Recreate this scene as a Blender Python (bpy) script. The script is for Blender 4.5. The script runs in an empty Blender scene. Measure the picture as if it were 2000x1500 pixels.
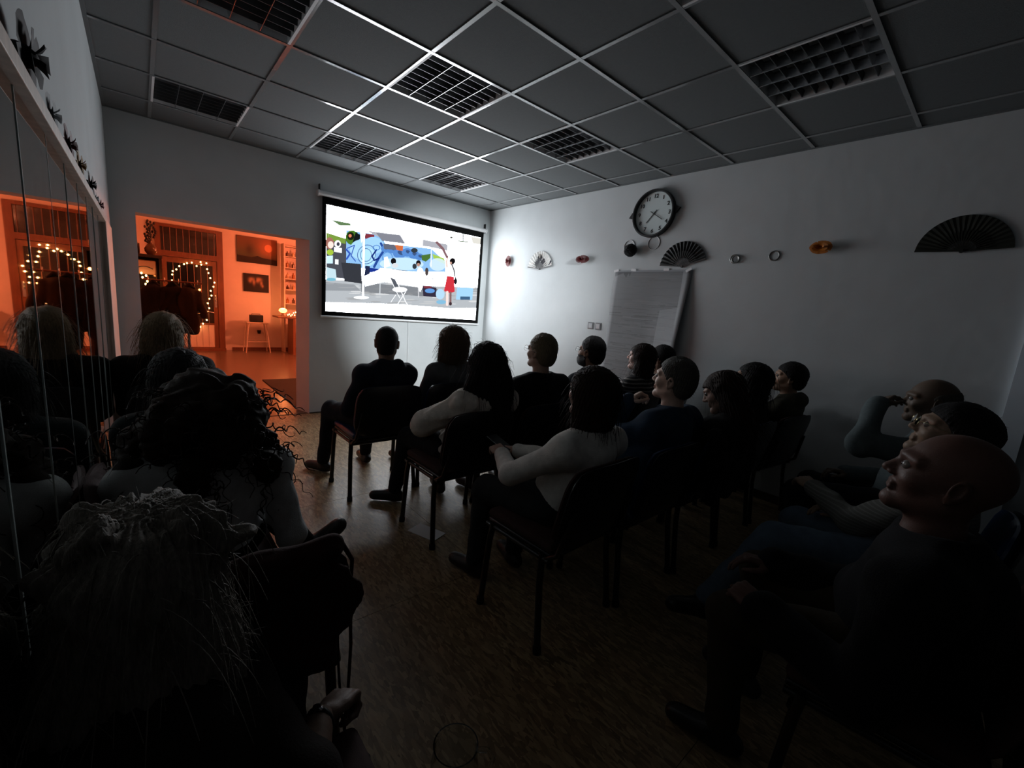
import bpy, bmesh, math, random
import numpy as np
from mathutils import Vector, Matrix, Euler

random.seed(7)
SC = bpy.context.scene
COL = SC.collection
PI = math.pi

# ------------------------------------------------------------------ camera
def cam_rot(a, b, c):
    ca, sa, cb, sb, cc, sc_ = math.cos(a), math.sin(a), math.cos(b), math.sin(b), math.cos(c), math.sin(c)
    yaw = Matrix(((ca, -sa, 0), (sa, ca, 0), (0, 0, 1)))
    pit = Matrix(((1, 0, 0), (0, cb, -sb), (0, sb, cb)))
    rol = Matrix(((cc, 0, sc_), (0, 1, 0), (-sc_, 0, cc)))
    return yaw @ pit @ rol
CM = cam_rot(-.7203, -.1704, -.0839)
cd = bpy.data.cameras.new('camera'); cam = bpy.data.objects.new('camera', cd); COL.objects.link(cam)
cd.sensor_width = 36; cd.lens = 833.7 / 2000 * 36; cd.clip_start = .02
R4 = Matrix((CM.col[0], CM.col[2], -CM.col[1])).transposed().to_4x4()
cam.matrix_world = Matrix.Translation((-1.33566, -2.45826, 1.42422)) @ R4
SC.camera = cam
SC.view_settings.view_transform = 'Standard'; SC.view_settings.look = 'None'
SC.view_settings.gamma = 1.0; SC.view_settings.use_curve_mapping = False
SC.view_settings.exposure = 0.0

# ------------------------------------------------------------------ world + lamps
SCREEN_GAIN = 16.0
wd = bpy.data.worlds.new('night'); SC.world = wd; wd.use_nodes = True
wd.node_tree.nodes['Background'].inputs[0].default_value = (.02, .03, .05, 1)
wd.node_tree.nodes['Background'].inputs[1].default_value = .05

def lamp(name, loc, power, color, r=.05):
    l = bpy.data.lights.new(name, 'POINT'); l.energy = power; l.color = color; l.shadow_soft_size = r
    o = bpy.data.objects.new(name, l); o.location = loc; COL.objects.link(o); return o
ORANGE = (1.0, .20, .03)
lamp('hall_lamp_light', (2.6, 6.4, 2.10), 480, (1, .21, .09), .05)
lamp('hall_lamp_light', (1.09, 8.33, 1.10), 7, (1, .28, .09), .05)
lamp('string_light_glow', (-.35, 8.75, 1.3), 3.5, (1, .25, .05), .02)
lamp('hall_spill_fill_light', (.62, 5.0, 2.62), 85, (1, .23, .10), .04)  # added unseen source, raises the orange spill on the doorway floor
# spot added at the projector to brighten the walls around the screen
pl = bpy.data.lights.new('wall_spill_spot', 'SPOT'); pl.energy = 1500; pl.color = (.92, .97, 1.0); pl.spot_size = math.radians(31); pl.spot_blend = .8; pl.shadow_soft_size = .02
po = bpy.data.objects.new('wall_spill_spot', pl); COL.objects.link(po); po.location = (1.1, -3.12, 2.60)
po.rotation_euler = (Vector((2.0, 2.88, 1.27)) - po.location).to_track_quat('-Z', 'Y').to_euler()
lamp('string_light_glow', (-1.15, 5.5, 1.5), .5, (1, .25, .05), .02)

# ------------------------------------------------------------------ helpers
def link(name, me, mat=None, parent=None, smooth=False):
    o = bpy.data.objects.new(name, me); COL.objects.link(o)
    if mat is not None:
        for m in (mat if isinstance(mat, (list, tuple)) else [mat]): me.materials.append(m)
    if parent is not None: o.parent = parent
    if smooth:
        me.polygons.foreach_set('use_smooth', [True] * len(me.polygons))
    return o
def tag(o, label=None, cat=None, group=None, kind=None):
    if label: o['label'] = label
    if cat: o['category'] = cat
    if group: o['group'] = group
    if kind: o['kind'] = kind
    return o
def empty(name, loc=(0, 0, 0), rz=0.0, parent=None):
    o = bpy.data.objects.new(name, None); COL.objects.link(o); o.location = loc; o.rotation_euler = (0, 0, rz)
    o.empty_display_size = .05
    if parent: o.parent = parent
    return o
class MB:
    """collects shapes, builds one mesh object"""
    def __init__(s): s.bm = bmesh.new()
    def box(s, x0, x1, y0, y1, z0, z1, M=None, bev=0):
        bm = s.bm
        c = Vector(((x0 + x1) / 2, (y0 + y1) / 2, (z0 + z1) / 2))
        mt = Matrix.Translation(c) @ Matrix.Diagonal((abs(x1 - x0), abs(y1 - y0), abs(z1 - z0), 1))
        if M is not None: mt = M @ mt
        r = bmesh.ops.create_cube(bm, size=1, matrix=mt)
        if bev > 0:
            es = list({e for v in r['verts'] for e in v.link_edges})
            bmesh.ops.bevel(bm, geom=es, offset=bev, segments=3, profile=.5, affect='EDGES')
        return s
    def tube(s, pts, r, n=10, cap=True, closed=False):
        bm = s.bm; pts = [Vector(p) for p in pts]; rings = []
        N = len(pts); up = None
        for i, p in enumerate(pts):
            if closed: d = pts[(i + 1) % N] - pts[i - 1]
            else: d = pts[min(i + 1, N - 1)] - pts[max(i - 1, 0)]
            if d.length < 1e-9: d = Vector((0, 0, 1))
            d.normalize()
            if up is None:
                up = Vector((0, 0, 1)) if abs(d.z) < .9 else Vector((1, 0, 0))
            a = d.cross(up)
            if a.length < 1e-4: a = d.cross(Vector((0, 1, 0)))
            a.normalize(); b = a.cross(d).normalized(); up = b
            rr = r[i] if isinstance(r, (list, tuple)) else r
            rings.append([bm.verts.new(p + a * math.cos(2 * PI * k / n) * rr + b * math.sin(2 * PI * k / n) * rr) for k in range(n)])
        for i in range(N if closed else N - 1):
            A, B = rings[i], rings[(i + 1) % N]
            for k in range(n): bm.faces.new((A[k], A[(k + 1) % n], B[(k + 1) % n], B[k]))
        if cap and not closed:
            bm.faces.new(rings[0][::-1]); bm.faces.new(rings[-1])
        return s
    def cyl(s, a, b, r, n=16, r2=None): return s.tube([a, b], [r, r if r2 is None else r2], n)
    def lathe(s, prof, n=24, M=None):
        bm = s.bm; rings = []
        for (r, z) in prof:
            vs = []
            for k in range(n):
                v = Vector((r * math.cos(2 * PI * k / n), r * math.sin(2 * PI * k / n), z))
                if M is not None: v = M @ v
                vs.append(bm.verts.new(v))
            rings.append(vs)
        for A, B in zip(rings, rings[1:]):
            for k in range(n): bm.faces.new((A[k], A[(k + 1) % n], B[(k + 1) % n], B[k]))
        return s
    def ball(s, c, r, sc=(1, 1, 1), u=14, v=8):
        bmesh.ops.create_uvsphere(s.bm, u_segments=u, v_segments=v, radius=r, matrix=Matrix.Translation(c) @ Matrix.Diagonal((*sc, 1)))
        return s
    def quad(s, *p):
        s.bm.faces.new([s.bm.verts.new(q) for q in p]); return s
    def poly(s, pts, t, M):
        """prism: 2D pts extruded by t along local z, then M"""
        a = [s.bm.verts.new(M @ Vector((x, y, 0))) for x, y in pts]
        b = [s.bm.verts.new(M @ Vector((x, y, t))) for x, y in pts]
        s.bm.faces.new(a[::-1]); s.bm.faces.new(b); n = len(pts)
        for i in range(n): s.bm.faces.new((a[i], a[(i + 1) % n], b[(i + 1) % n], b[i]))
        return s
    def build(s, name, mat, parent=None, smooth=False, angle=None):
        bmesh.ops.recalc_face_normals(s.bm, faces=s.bm.faces)
        me = bpy.data.meshes.new(name); s.bm.to_mesh(me); s.bm.free()
        o = link(name, me, mat, parent)
        if smooth:
            me.polygons.foreach_set('use_smooth', [True] * len(me.polygons))
            if angle is not False: me.set_sharp_from_angle(angle=math.radians(angle or 40))
        return o
def copy_tree(o, parent=None):
    c = o.copy(); COL.objects.link(c)
    if parent is not None: c.parent = parent
    for ch in o.children: copy_tree(ch, c)
    return c

# ------------------------------------------------------------------ materials
def mat(name, col, rough=.6, metal=0, noise=0, nscale=20, bump=0, bscale=80, spec=.5, emit=None, estr=1, stretch=None, trans=0, sheen=0, col2=None, alpha=1):
    m = bpy.data.materials.new(name); m.use_nodes = True
    nt = m.node_tree; b = nt.nodes['Principled BSDF']
    b.inputs['Base Color'].default_value = (*col, 1)
    b.inputs['Roughness'].default_value = rough; b.inputs['Metallic'].default_value = metal
    b.inputs['Specular IOR Level'].default_value = spec
    if trans: b.inputs['Transmission Weight'].default_value = trans
    if sheen: b.inputs['Sheen Weight'].default_value = sheen
    if alpha < 1: b.inputs['Alpha'].default_value = alpha
    if emit: b.inputs['Emission Color'].default_value = (*emit, 1); b.inputs['Emission Strength'].default_value = estr
    tc = nt.nodes.new('ShaderNodeTexCoord'); src = tc.outputs['Object']
    if stretch:
        mp = nt.nodes.new('ShaderNodeMapping'); mp.inputs['Scale'].default_value = stretch
        nt.links.new(src, mp.inputs[0]); src = mp.outputs[0]
    if noise or col2:
        n = nt.nodes.new('ShaderNodeTexNoise'); n.inputs['Scale'].default_value = nscale; n.inputs['Detail'].default_value = 5
        nt.links.new(src, n.inputs['Vector'])
        r = nt.nodes.new('ShaderNodeValToRGB'); r.color_ramp.elements[0].position = .3; r.color_ramp.elements[1].position = .7
        c2 = col2 or tuple(min(1, c * (1 + noise)) for c in col)
        r.color_ramp.elements[0].color = (*[c * (1 - noise) for c in col], 1); r.color_ramp.elements[1].color = (*c2, 1)
        nt.links.new(n.outputs['Fac'], r.inputs[0]); nt.links.new(r.outputs[0], b.inputs['Base Color'])
    if bump:
        n = nt.nodes.new('ShaderNodeTexNoise'); n.inputs['Scale'].default_value = bscale; n.inputs['Detail'].default_value = 4
        nt.links.new(src, n.inputs['Vector'])
        bp = nt.nodes.new('ShaderNodeBump'); bp.inputs['Strength'].default_value = bump; bp.inputs['Distance'].default_value = .01
        nt.links.new(n.outputs['Fac'], bp.inputs['Height']); nt.links.new(bp.outputs[0], b.inputs['Normal'])
    return m
M_wall = mat('white_plaster', (.53, .56, .57), .75, noise=.04, nscale=3, bump=.25, bscale=9, spec=.3)
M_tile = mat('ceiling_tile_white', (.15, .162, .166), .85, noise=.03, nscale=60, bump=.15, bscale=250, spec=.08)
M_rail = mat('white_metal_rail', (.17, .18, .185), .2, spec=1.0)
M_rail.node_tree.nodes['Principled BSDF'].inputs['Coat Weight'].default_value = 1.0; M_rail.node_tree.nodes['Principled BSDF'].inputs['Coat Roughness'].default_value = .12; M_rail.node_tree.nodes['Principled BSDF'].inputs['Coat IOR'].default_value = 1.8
M_hallwall = mat('hall_plaster', (.72, .62, .55), .8, noise=.04, nscale=4, bump=.2, bscale=12, spec=.3)
M_black = mat('black_paint', (.008, .008, .009), .45)
M_blackcloth = mat('black_border', (.004, .004, .004), .9, spec=.1)
M_white = mat('white_paint', (.72, .73, .74), .4)
M_chrome = mat('louver_aluminium', (.55, .56, .58), .22, metal=1)
M_darkrefl = mat('lamp_reflector', (.02, .021, .023), .35, metal=.5)
M_wood = mat('pale_pine', (.55, .43, .36), .5, noise=.18, nscale=6, stretch=(6, 6, .7), bump=.1)
M_hallframe = mat('brown_door_wood', (.16, .06, .03), .4, noise=.2, nscale=8, stretch=(6, 6, .8))
M_glassdark = mat('night_glass', (.01, .008, .007), .08, spec=.8)
M_mirror = mat('mirror_silver', (.62, .64, .62), .015, metal=1)
M_edge = mat('mirror_edge', (.55, .62, .6), .15, metal=.4)
M_navy = mat('navy_vinyl', (.012, .03, .085), .28, bump=.08, bscale=300)
M_shell = mat('black_plastic', (.008, .009, .012), .35)
M_brownfab = mat('brown_fabric', (.035, .012, .010), .85, noise=.2, nscale=200, bump=.2, bscale=400)
M_frame = mat('black_enamel_tube', (.01, .01, .011), .3)

def osb():
    m = bpy.data.materials.new('varnished_osb'); m.use_nodes = True
    nt = m.node_tree; b = nt.nodes['Principled BSDF']; L = nt.links.new
    g = nt.nodes.new('ShaderNodeNewGeometry')
    def vor(rot, sc, off):
        mp = nt.nodes.new('ShaderNodeMapping'); mp.inputs['Rotation'].default_value = (0, 0, rot)
        mp.inputs['Scale'].default_value = sc; mp.inputs['Location'].default_value = (off, off * .7, 0)
        L(g.outputs['Position'], mp.inputs[0])
        nz = nt.nodes.new('ShaderNodeTexNoise'); nz.inputs['Scale'].default_value = .7; L(mp.outputs[0], nz.inputs['Vector'])
        mx = nt.nodes.new('ShaderNodeMixRGB'); mx.inputs[0].default_value = .25; L(mp.outputs[0], mx.inputs[1]); L(nz.outputs['Color'], mx.inputs[2])
        v = nt.nodes.new('ShaderNodeTexVoronoi'); v.inputs['Scale'].default_value = 1; L(mx.outputs[0], v.inputs['Vector'])
        return v
    v1 = vor(.4, (110, 30, 1), 0); v2 = vor(-.9, (100, 28, 1), 3); v3 = vor(1.5, (90, 30, 1), 9)
    sp = nt.nodes.new('ShaderNodeSeparateColor'); L(v3.outputs['Color'], sp.inputs[0])
    st = nt.nodes.new('ShaderNodeMath'); st.operation = 'GREATER_THAN'; st.inputs[1].default_value = .5; L(sp.outputs[0], st.inputs[0])
    mxc = nt.nodes.new('ShaderNodeMixRGB'); L(st.outputs[0], mxc.inputs[0]); L(v1.outputs['Color'], mxc.inputs[1]); L(v2.outputs['Color'], mxc.inputs[2])
    s2 = nt.nodes.new('ShaderNodeSeparateColor'); L(mxc.outputs[0], s2.inputs[0])
    r = nt.nodes.new('ShaderNodeValToRGB'); e = r.color_ramp.elements
    e[0].color = (.17, .11, .052, 1); e[1].color = (.43, .31, .17, 1)
    k = r.color_ramp.elements.new(.5); k.color = (.27, .19, .10, 1)
    L(s2.outputs[0], r.inputs[0]); L(r.outputs[0], b.inputs['Base Color'])
    bp = nt.nodes.new('ShaderNodeBump'); bp.inputs['Strength'].default_value = .55; bp.inputs['Distance'].default_value = .004
    nz = nt.nodes.new('ShaderNodeTexNoise'); nz.inputs['Scale'].default_value = 14; nz.inputs['Detail'].default_value = 3; L(g.outputs['Position'], nz.inputs['Vector'])
    ad = nt.nodes.new('ShaderNodeMath'); ad.operation = 'MULTIPLY_ADD'; ad.inputs[1].default_value = .6; L(s2.outputs[1], ad.inputs[0]); L(nz.outputs['Fac'], ad.inputs[2])
    L(ad.outputs[0], bp.inputs['Height']); L(bp.outputs[0], b.inputs['Normal'])
    b.inputs['Roughness'].default_value = .36; b.inputs['Specular IOR Level'].default_value = .42
    return m
M_osb = osb()
M_lino = mat('hall_lino', (.15, .10, .07), .25, noise=.08, nscale=3, bump=.05, bscale=30, spec=.5)

# painted pictures: small numpy canvases used only on flat printed or projected surfaces
class Canvas:
    def __init__(s, w, h, bg, H=None):
        s.w, s.h = w, h; s.a = np.ones((h, w, 4), np.float32); s.a[..., :3] = bg
        yy, xx = np.mgrid[0:h, 0:w]; u = (xx + .5) / w; v = (yy + .5) / h
        if H is None: s.X, s.Y = u, v
        else:                                   # H maps (u,v) -> drawing coordinates
            d = H[2, 0] * u + H[2, 1] * v + H[2, 2]
            s.X = (H[0, 0] * u + H[0, 1] * v + H[0, 2]) / d; s.Y = (H[1, 0] * u + H[1, 1] * v + H[1, 2]) / d
        s.rng = np.random.RandomState(3)
    def put(s, m, c, al=1.0):
        m = (m * al)[..., None]; s.a[..., :3] = s.a[..., :3] * (1 - m) + np.array(c, np.float32) * m
    def poly(s, pts, c, al=1.0):
        inside = np.zeros(s.X.shape, bool); n = len(pts)
        for i in range(n):
            x0, y0 = pts[i]; x1, y1 = pts[(i + 1) % n]
            if y0 == y1: continue
            t = (s.Y - y0) / (y1 - y0)
            inside ^= ((y0 <= s.Y) != (y1 <= s.Y)) & (s.X < x0 + t * (x1 - x0))
        s.put(inside.astype(np.float32), c, al)
    def ell(s, cx, cy, rx, ry, c, al=1.0, rot=0, ring=0):
        dx, dy = s.X - cx, s.Y - cy; ca, sa = math.cos(rot), math.sin(rot)
        d = np.sqrt(((dx * ca + dy * sa) / rx) ** 2 + ((-dx * sa + dy * ca) / ry) ** 2)
        m = (np.abs(d - 1) < ring) if ring else (d < 1)
        s.put(m.astype(np.float32), c, al)
    def line(s, pts, wd, c, al=1.0):
        for (x0, y0), (x1, y1) in zip(pts, pts[1:]):
            dx, dy = x1 - x0, y1 - y0; l2 = dx * dx + dy * dy + 1e-9
            t = np.clip(((s.X - x0) * dx + (s.Y - y0) * dy) / l2, 0, 1)
            s.put((np.hypot(s.X - x0 - t * dx, s.Y - y0 - t * dy) < wd / 2).astype(np.float32), c, al)
    def glow(s, cx, cy, rx, ry, c, al=1.0):
        s.put(np.exp(-(((s.X - cx) / rx) ** 2 + ((s.Y - cy) / ry) ** 2)).astype(np.float32), c, al)
    def image(s, name):
        im = bpy.data.images.new(name, s.w, s.h, float_buffer=True); im.colorspace_settings.name = 'Non-Color'
        im.pixels.foreach_set(s.a[::-1].ravel()); im.pack(); return im
def homog(src, dst):
    A = []
    for (x, y), (u, v) in zip(src, dst):
        A.append([x, y, 1, 0, 0, 0, -u * x, -u * y, -u]); A.append([0, 0, 0, x, y, 1, -v * x, -v * y, -v])
    return np.linalg.svd(np.array(A, float))[2][-1].reshape(3, 3)
def img_mat(name, im, emit=0, rough=.6, spec=.3):
    m = bpy.data.materials.new(name); m.use_nodes = True; nt = m.node_tree; b = nt.nodes['Principled BSDF']
    t = nt.nodes.new('ShaderNodeTexImage'); t.image = im; t.extension = 'EXTEND'
    if emit:
        b.inputs['Base Color'].default_value = (0, 0, 0, 1); b.inputs['Specular IOR Level'].default_value = 0
        nt.links.new(t.outputs[0], b.inputs['Emission Color']); b.inputs['Emission Strength'].default_value = emit
    else:
        nt.links.new(t.outputs[0], b.inputs['Base Color']); b.inputs['Roughness'].default_value = rough; b.inputs['Specular IOR Level'].default_value = spec
    return m
def uvquad(name, p, mt, parent=None):
    """p: TL, TR, BR, BL"""
    me = bpy.data.meshes.new(name); me.from_pydata([tuple(q) for q in p], [], [(3, 2, 1, 0)])
    uv = me.uv_layers.new(name='UVMap')
    for li, c in zip(range(4), ((0, 0), (1, 0), (1, 1), (0, 1))): uv.data[li].uv = c
    return link(name, me, mt, parent)

# ================================================================== SETTING
XL, XR, YF, YB, ZC = -1.506, 2.652, 2.88, -4.4, 2.84
def struct(name, mb, m, **k): return tag(mb.build(name, m, **k), kind='structure')
floor = struct('floor', MB().box(XL - .2, XR + .2, YB, YF + .02, -.12, -.012), M_osb)
# floor boards laid in staggered courses (2.4 x 1.2 m)
y = YF
row = 0
while y > YB + .01:
    y0 = max(y - 1.22, YB); x = XL - (0 if row % 2 else .9)
    while x < XR:
        x0, x1 = max(x, XL), min(x + 2.44, XR)
        if x1 - x0 > .05: MB().box(x0 + .0012, x1 - .0012, y0 + .0012, y - .0012, -.012, 0).build('floor_board', M_osb, floor)
        x += 2.44
    y = y0; row += 1
# front wall with the doorway
dx0, dx1, dz = -1.335, .14, 2.015
struct('wall_front', MB().poly([(.141, .001), (.141, .25), (.06, .25)], 2.015, Matrix.Translation((0, YF, 0))).box(XL - .2, dx0, YF, YF + .25, 0, ZC + .1).box(dx1, XR + .2, YF, YF + .25, 0, ZC + .1).box(dx0, dx1, YF, YF + .25, dz, ZC + .1), M_wall)
struct('wall_right', MB().box(XR, XR + .15, YB, YF, 0, ZC + .1), M_wall)
struct('wall_left', MB().box(XL - .15, XL, YB, YF, 0, ZC + .1), M_wall)
struct('wall_back', MB().box(XL - .2, XR + .2, YB - .15, YB, 0, ZC + .1), mat('dark_rear_wall', (.05, .05, .055), .9))  # unseen rear wall, coloured dark to cut bounced light
M_base = mat('dark_baseboard', (.05, .035, .025), .5)
struct('baseboard_right', MB().box(XR - .014, XR, YB, YF, .0, .07), M_base)
struct('baseboard_front', MB().box(dx1, XR - .014, YF - .012, YF, .0, .012), M_base)
# side room beyond the doorway
HX0, HX1, HY1 = -1.62, 3.3, 9.05
struct('floor_hall', MB().box(HX0 - .2, HX1 + .2, YF + .02, HY1 + .1, -.12, .003), M_lino)
struct('wall_hall_back', MB().box(HX0 - .2, HX1 + .2, HY1, HY1 + .15, 0, ZC + .1), M_hallwall)
struct('wall_hall_left', MB().box(HX0 - .15, HX0, YF + .25, HY1, 0, ZC + .1), M_hallwall)
struct('wall_hall_right', MB().box(HX1, HX1 + .15, YF + .25, HY1, 0, ZC + .1), M_hallwall)
struct('ceiling_hall', MB().box(HX0 - .2, HX1 + .2, YF + .25, HY1 + .1, ZC, ZC + .1), M_hallwall)
struct('baseboard_hall', MB().box(.2, HX1, HY1 - .015, HY1, .003, .07), M_hallframe)
# pale door casing at the far right
struct('trim_1', MB().box(XR - .035, XR, -2.60, -2.50, 0, 2.12).box(XR - .035, XR, -3.52, -3.42, 0, 2.12).box(XR - .035, XR, -3.52, -2.50, 2.12, 2.22), mat('pale_casing', (.75, .84, .92), .35))
dr = struct('door_1', MB().box(XR - .022, XR, -3.42, -2.60, .01, 2.12), mat('grey_door', (.25, .28, .3), .5))
MB().cyl((XR - .02, -2.68, 1.03), (XR - .06, -2.68, 1.03), .01).cyl((XR - .06, -2.68, 1.03), (XR - .06, -2.80, 1.03), .009).build('door_handle', M_chrome, dr)

# suspended ceiling: rails, lay-in tiles
T = .6
ceil = struct('ceiling', MB().box(XL - .2, XR + .2, YB, YF, ZC + .06, ZC + .16), M_wall)
ax = [a * T for a in range(-2, 5)]           # rails running away from the viewer
by = [b * T for b in range(-7, 5)]           # rails running across
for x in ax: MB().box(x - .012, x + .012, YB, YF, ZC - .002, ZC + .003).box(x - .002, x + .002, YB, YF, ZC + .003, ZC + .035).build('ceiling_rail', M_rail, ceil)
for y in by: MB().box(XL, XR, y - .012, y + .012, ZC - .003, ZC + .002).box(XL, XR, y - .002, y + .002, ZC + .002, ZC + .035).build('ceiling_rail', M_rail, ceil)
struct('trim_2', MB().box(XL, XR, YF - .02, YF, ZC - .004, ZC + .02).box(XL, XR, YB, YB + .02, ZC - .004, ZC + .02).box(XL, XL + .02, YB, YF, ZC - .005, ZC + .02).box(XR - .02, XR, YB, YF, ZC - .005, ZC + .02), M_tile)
LIGHTS = {(a, b) for a in (-2, 0, 2) for b in (-6, -3, 0, 3)}
xs = [XL] + ax + [XR]; ys = [YB] + by + [YF]
for i in range(len(xs) - 1):
    for j in range(len(ys) - 1):
        a = round(xs[i] / T, 3); b = round(ys[j] / T, 3)
        if (a, b) in LIGHTS: continue
        if xs[i + 1] - xs[i] < .03 or ys[j + 1] - ys[j] < .03: continue
        dzt = random.uniform(0, .0015)
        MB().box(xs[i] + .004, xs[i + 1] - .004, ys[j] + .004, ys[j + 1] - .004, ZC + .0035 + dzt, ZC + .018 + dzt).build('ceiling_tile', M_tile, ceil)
def louver():
    r = empty('ceiling_light')
    MB().box(-.298, .298, -.298, -.290, -.002, .075).box(-.298, .298, .290, .298, -.002, .075).box(-.298, -.284, -.29, .29, -.002, .075).box(.284, .298, -.29, .29, -.002, .075).build('frame', M_white, r)
    MB().box(-.298, .298, -.298, .298, .075, .08).build('reflector', M_darkrefl, r)
    for k in range(4):
        x = -.213 + k * .142
        MB().cyl((x, -.27, .055), (x, .27, .055), .013).build('tube', mat_tube, r, smooth=True)
    for k in range(3):
        x = -.142 + k * .142
        b = MB()
        b.poly([(-.013, 0.05), (-.004, .012), (-.0015, 0), (.0015, 0), (.004, .012), (.013, .05)], .58, Matrix.Translation((x, .29, .0)) @ Matrix.Rotation(PI / 2, 4, 'X'))
        b.build('louver_blade', M_chrome, r)
    for k in range(7):
        y = -.29 + (k + 1) * .58 / 8
        MB().poly([(-.009, 0.042), (-.002, .006), (.002, .006), (.009, .042)], .568, Matrix.Translation((-.284, y, .0)) @ Matrix.Rotation(PI / 2, 4, 'Z') @ Matrix.Rotation(PI / 2, 4, 'X')).build('cross_blade', M_cross, r)
    return r
mat_tube = mat('unlit_tube', (.10, .105, .105), .3)
M_cross = mat('cross_blade_metal', (.09, .092, .095), .4, metal=.9)
lproto = None
LL = {(-2, 3): 'unlit ceiling light above the doorway near the front left corner', (0, 3): 'unlit louvred ceiling light over the left end of the projection screen',
      (2, 3): 'small-looking louvred ceiling light nearest the front right corner above the screen', (-2, 0): 'unlit louvred ceiling light cut by the top edge of the picture, left',
      (0, 0): 'large louvred ceiling light in the middle of the ceiling, brightly edged', (2, 0): 'louvred ceiling light between the middle light and the wall clock',
      (2, -3): 'dark louvred ceiling light at upper right above the big folding fan', (0, -3): 'unlit louvred ceiling light right above the last row', (-2, -3): 'unlit louvred ceiling light above the camera beside the mirror wall',
      (-2, -6): 'unlit louvred ceiling light at the back left', (0, -6): 'unlit louvred ceiling light at the back middle', (2, -6): 'unlit louvred ceiling light at the back right'}
for (a, b), lab in LL.items():
    o = lproto = louver() if lproto is None else lproto
    if o.get('label'): o = copy_tree(lproto)
    o.location = ((a + .5) * T, (b + .5) * T, ZC); tag(o, lab, 'ceiling light', 'louvred lights in the suspended ceiling')

# ================================================================== SCREEN
W_, H_ = 1120, 640
quad = [(165, 282), (1573, 570), (1530, 1352), (160, 1283)]
cv = Canvas(W_, H_, (.96, 1.0, 1.06), homog([(0, 0), (1, 0), (1, 1), (0, 1)], quad))
def c8(r, g, b): return tuple((v / 255) ** 2.2 / 12 for v in (r, g, b))
WH = (.96, 1.0, 1.06); W2 = (.085, .088, .092)
cv.poly([(150, 985), (1600, 1030), (1600, 1235), (1300, 1245), (800, 1210), (150, 1200)], c8(165, 170, 175))
for i in range(60):
    x = cv.rng.uniform(160, 1560); yy = cv.rng.uniform(1010, 1230)
    cv.ell(x, yy, cv.rng.uniform(20, 90), cv.rng.uniform(3, 9), c8(*([cv.rng.choice([140, 190, 220])] * 3)), .5)
cv.poly([(150, 1010), (420, 1030), (480, 1090), (150, 1090)], c8(120, 124, 130), .7)
cv.poly([(480, 1010), (1180, 1060), (1180, 1140), (480, 1100)], c8(95, 98, 104), .75)
cv.poly([(1360, 1045), (1510, 1045), (1500, 1160), (1350, 1160)], c8(150, 195, 225))
cv.poly([(1390, 1130), (1480, 1130), (1480, 1160), (1390, 1160)], c8(60, 90, 120))
cv.poly([(165, 570), (345, 600), (345, 980), (165, 960)], c8(70, 72, 80))
cv.poly([(345, 520), (660, 560), (700, 640), (1120, 680), (1250, 800), (1250, 900), (640, 900), (345, 850)], c8(130, 175, 220))
cv.poly([(165, 545), (340, 600), (340, 650), (165, 610)], c8(110, 140, 60)); cv.poly([(210, 425), (380, 455), (390, 480), (290, 478), (240, 460)], c8(90, 115, 80))
cv.ell(195, 645, 38, 55, c8(150, 100, 90)); cv.ell(205, 660, 26, 34, c8(230, 210, 200)); cv.ell(200, 730, 30, 28, c8(150, 180, 60)); cv.ell(268, 650, 30, 34, c8(240, 240, 240)); cv.ell(272, 652, 14, 18, c8(60, 60, 70))
cv.poly([(235, 680), (305, 690), (305, 735), (235, 725)], W2); cv.poly([(170, 765), (225, 760), (225, 835), (170, 835)], c8(190, 220, 240)); cv.poly([(245, 795), (275, 797), (275, 845), (245, 840)], W2)
cv.ell(400, 590, 62, 68, c8(70, 110, 40)); cv.ell(385, 575, 32, 38, c8(30, 35, 25)); cv.ell(380, 572, 14, 16, c8(210, 120, 90)); cv.poly([(400, 640), (470, 600), (470, 560), (430, 540)], c8(25, 30, 30))
cv.poly([(470, 540), (600, 560), (600, 590), (540, 600), (480, 590)], c8(120, 50, 60))
cv.ell(470, 700, 90, 90, c8(155, 200, 235)); cv.ell(590, 660, 95, 80, c8(150, 195, 235)); cv.ell(540, 770, 75, 85, c8(165, 210, 240)); cv.ell(525, 750, 50, 60, c8(40, 60, 120), .8, 0, .06); cv.ell(530, 745, 80, 90, c8(30, 50, 120), .9, .4, .035)
cv.line([(660, 640), (690, 700), (640, 780), (600, 860)], 22, c8(40, 70, 140)); cv.line([(620, 700), (580, 760), (600, 800), (640, 780)], 14, c8(25, 40, 110)); cv.line([(345, 700), (380, 740), (350, 790)], 16, c8(50, 80, 170)); cv.line([(355, 690), (420, 660), (390, 760), (430, 810)], 8, c8(40, 70, 160))
cv.ell(620, 680, 30, 22, c8(60, 110, 180), .9, 0, .15); cv.ell(720, 770, 45, 50, c8(90, 140, 200), .9, 0, .12); cv.poly([(560, 870), (640, 880), (640, 900), (560, 915)], c8(30, 50, 130))
for (x, yy, r) in ((700, 690, 40), (760, 690, 50), (830, 730, 60), (900, 720, 50), (960, 740, 50), (1010, 760, 40)): cv.ell(x, yy, r, r * .8, c8(80, 125, 190)); cv.ell(x + 10, yy - 5, r * .5, r * .3, c8(50, 60, 90), .8, .5)
cv.poly([(680, 640), (790, 650), (800, 700), (690, 690)], c8(90, 95, 110)); cv.ell(850, 830, 200, 60, c8(185, 215, 240), .9); cv.poly([(785, 648), (862, 660), (858, 706), (805, 700)], c8(190, 100, 60)); cv.ell(965, 700, 30, 22, c8(50, 55, 60))
cv.poly([(1030, 745), (1115, 730), (1110, 770), (1070, 805), (1035, 790)], c8(70, 105, 50)); cv.poly([(1130, 730), (1240, 770), (1250, 830), (1190, 800), (1140, 770)], c8(150, 185, 80)); cv.ell(1180, 830, 75, 60, c8(205, 225, 240), .7)
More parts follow.
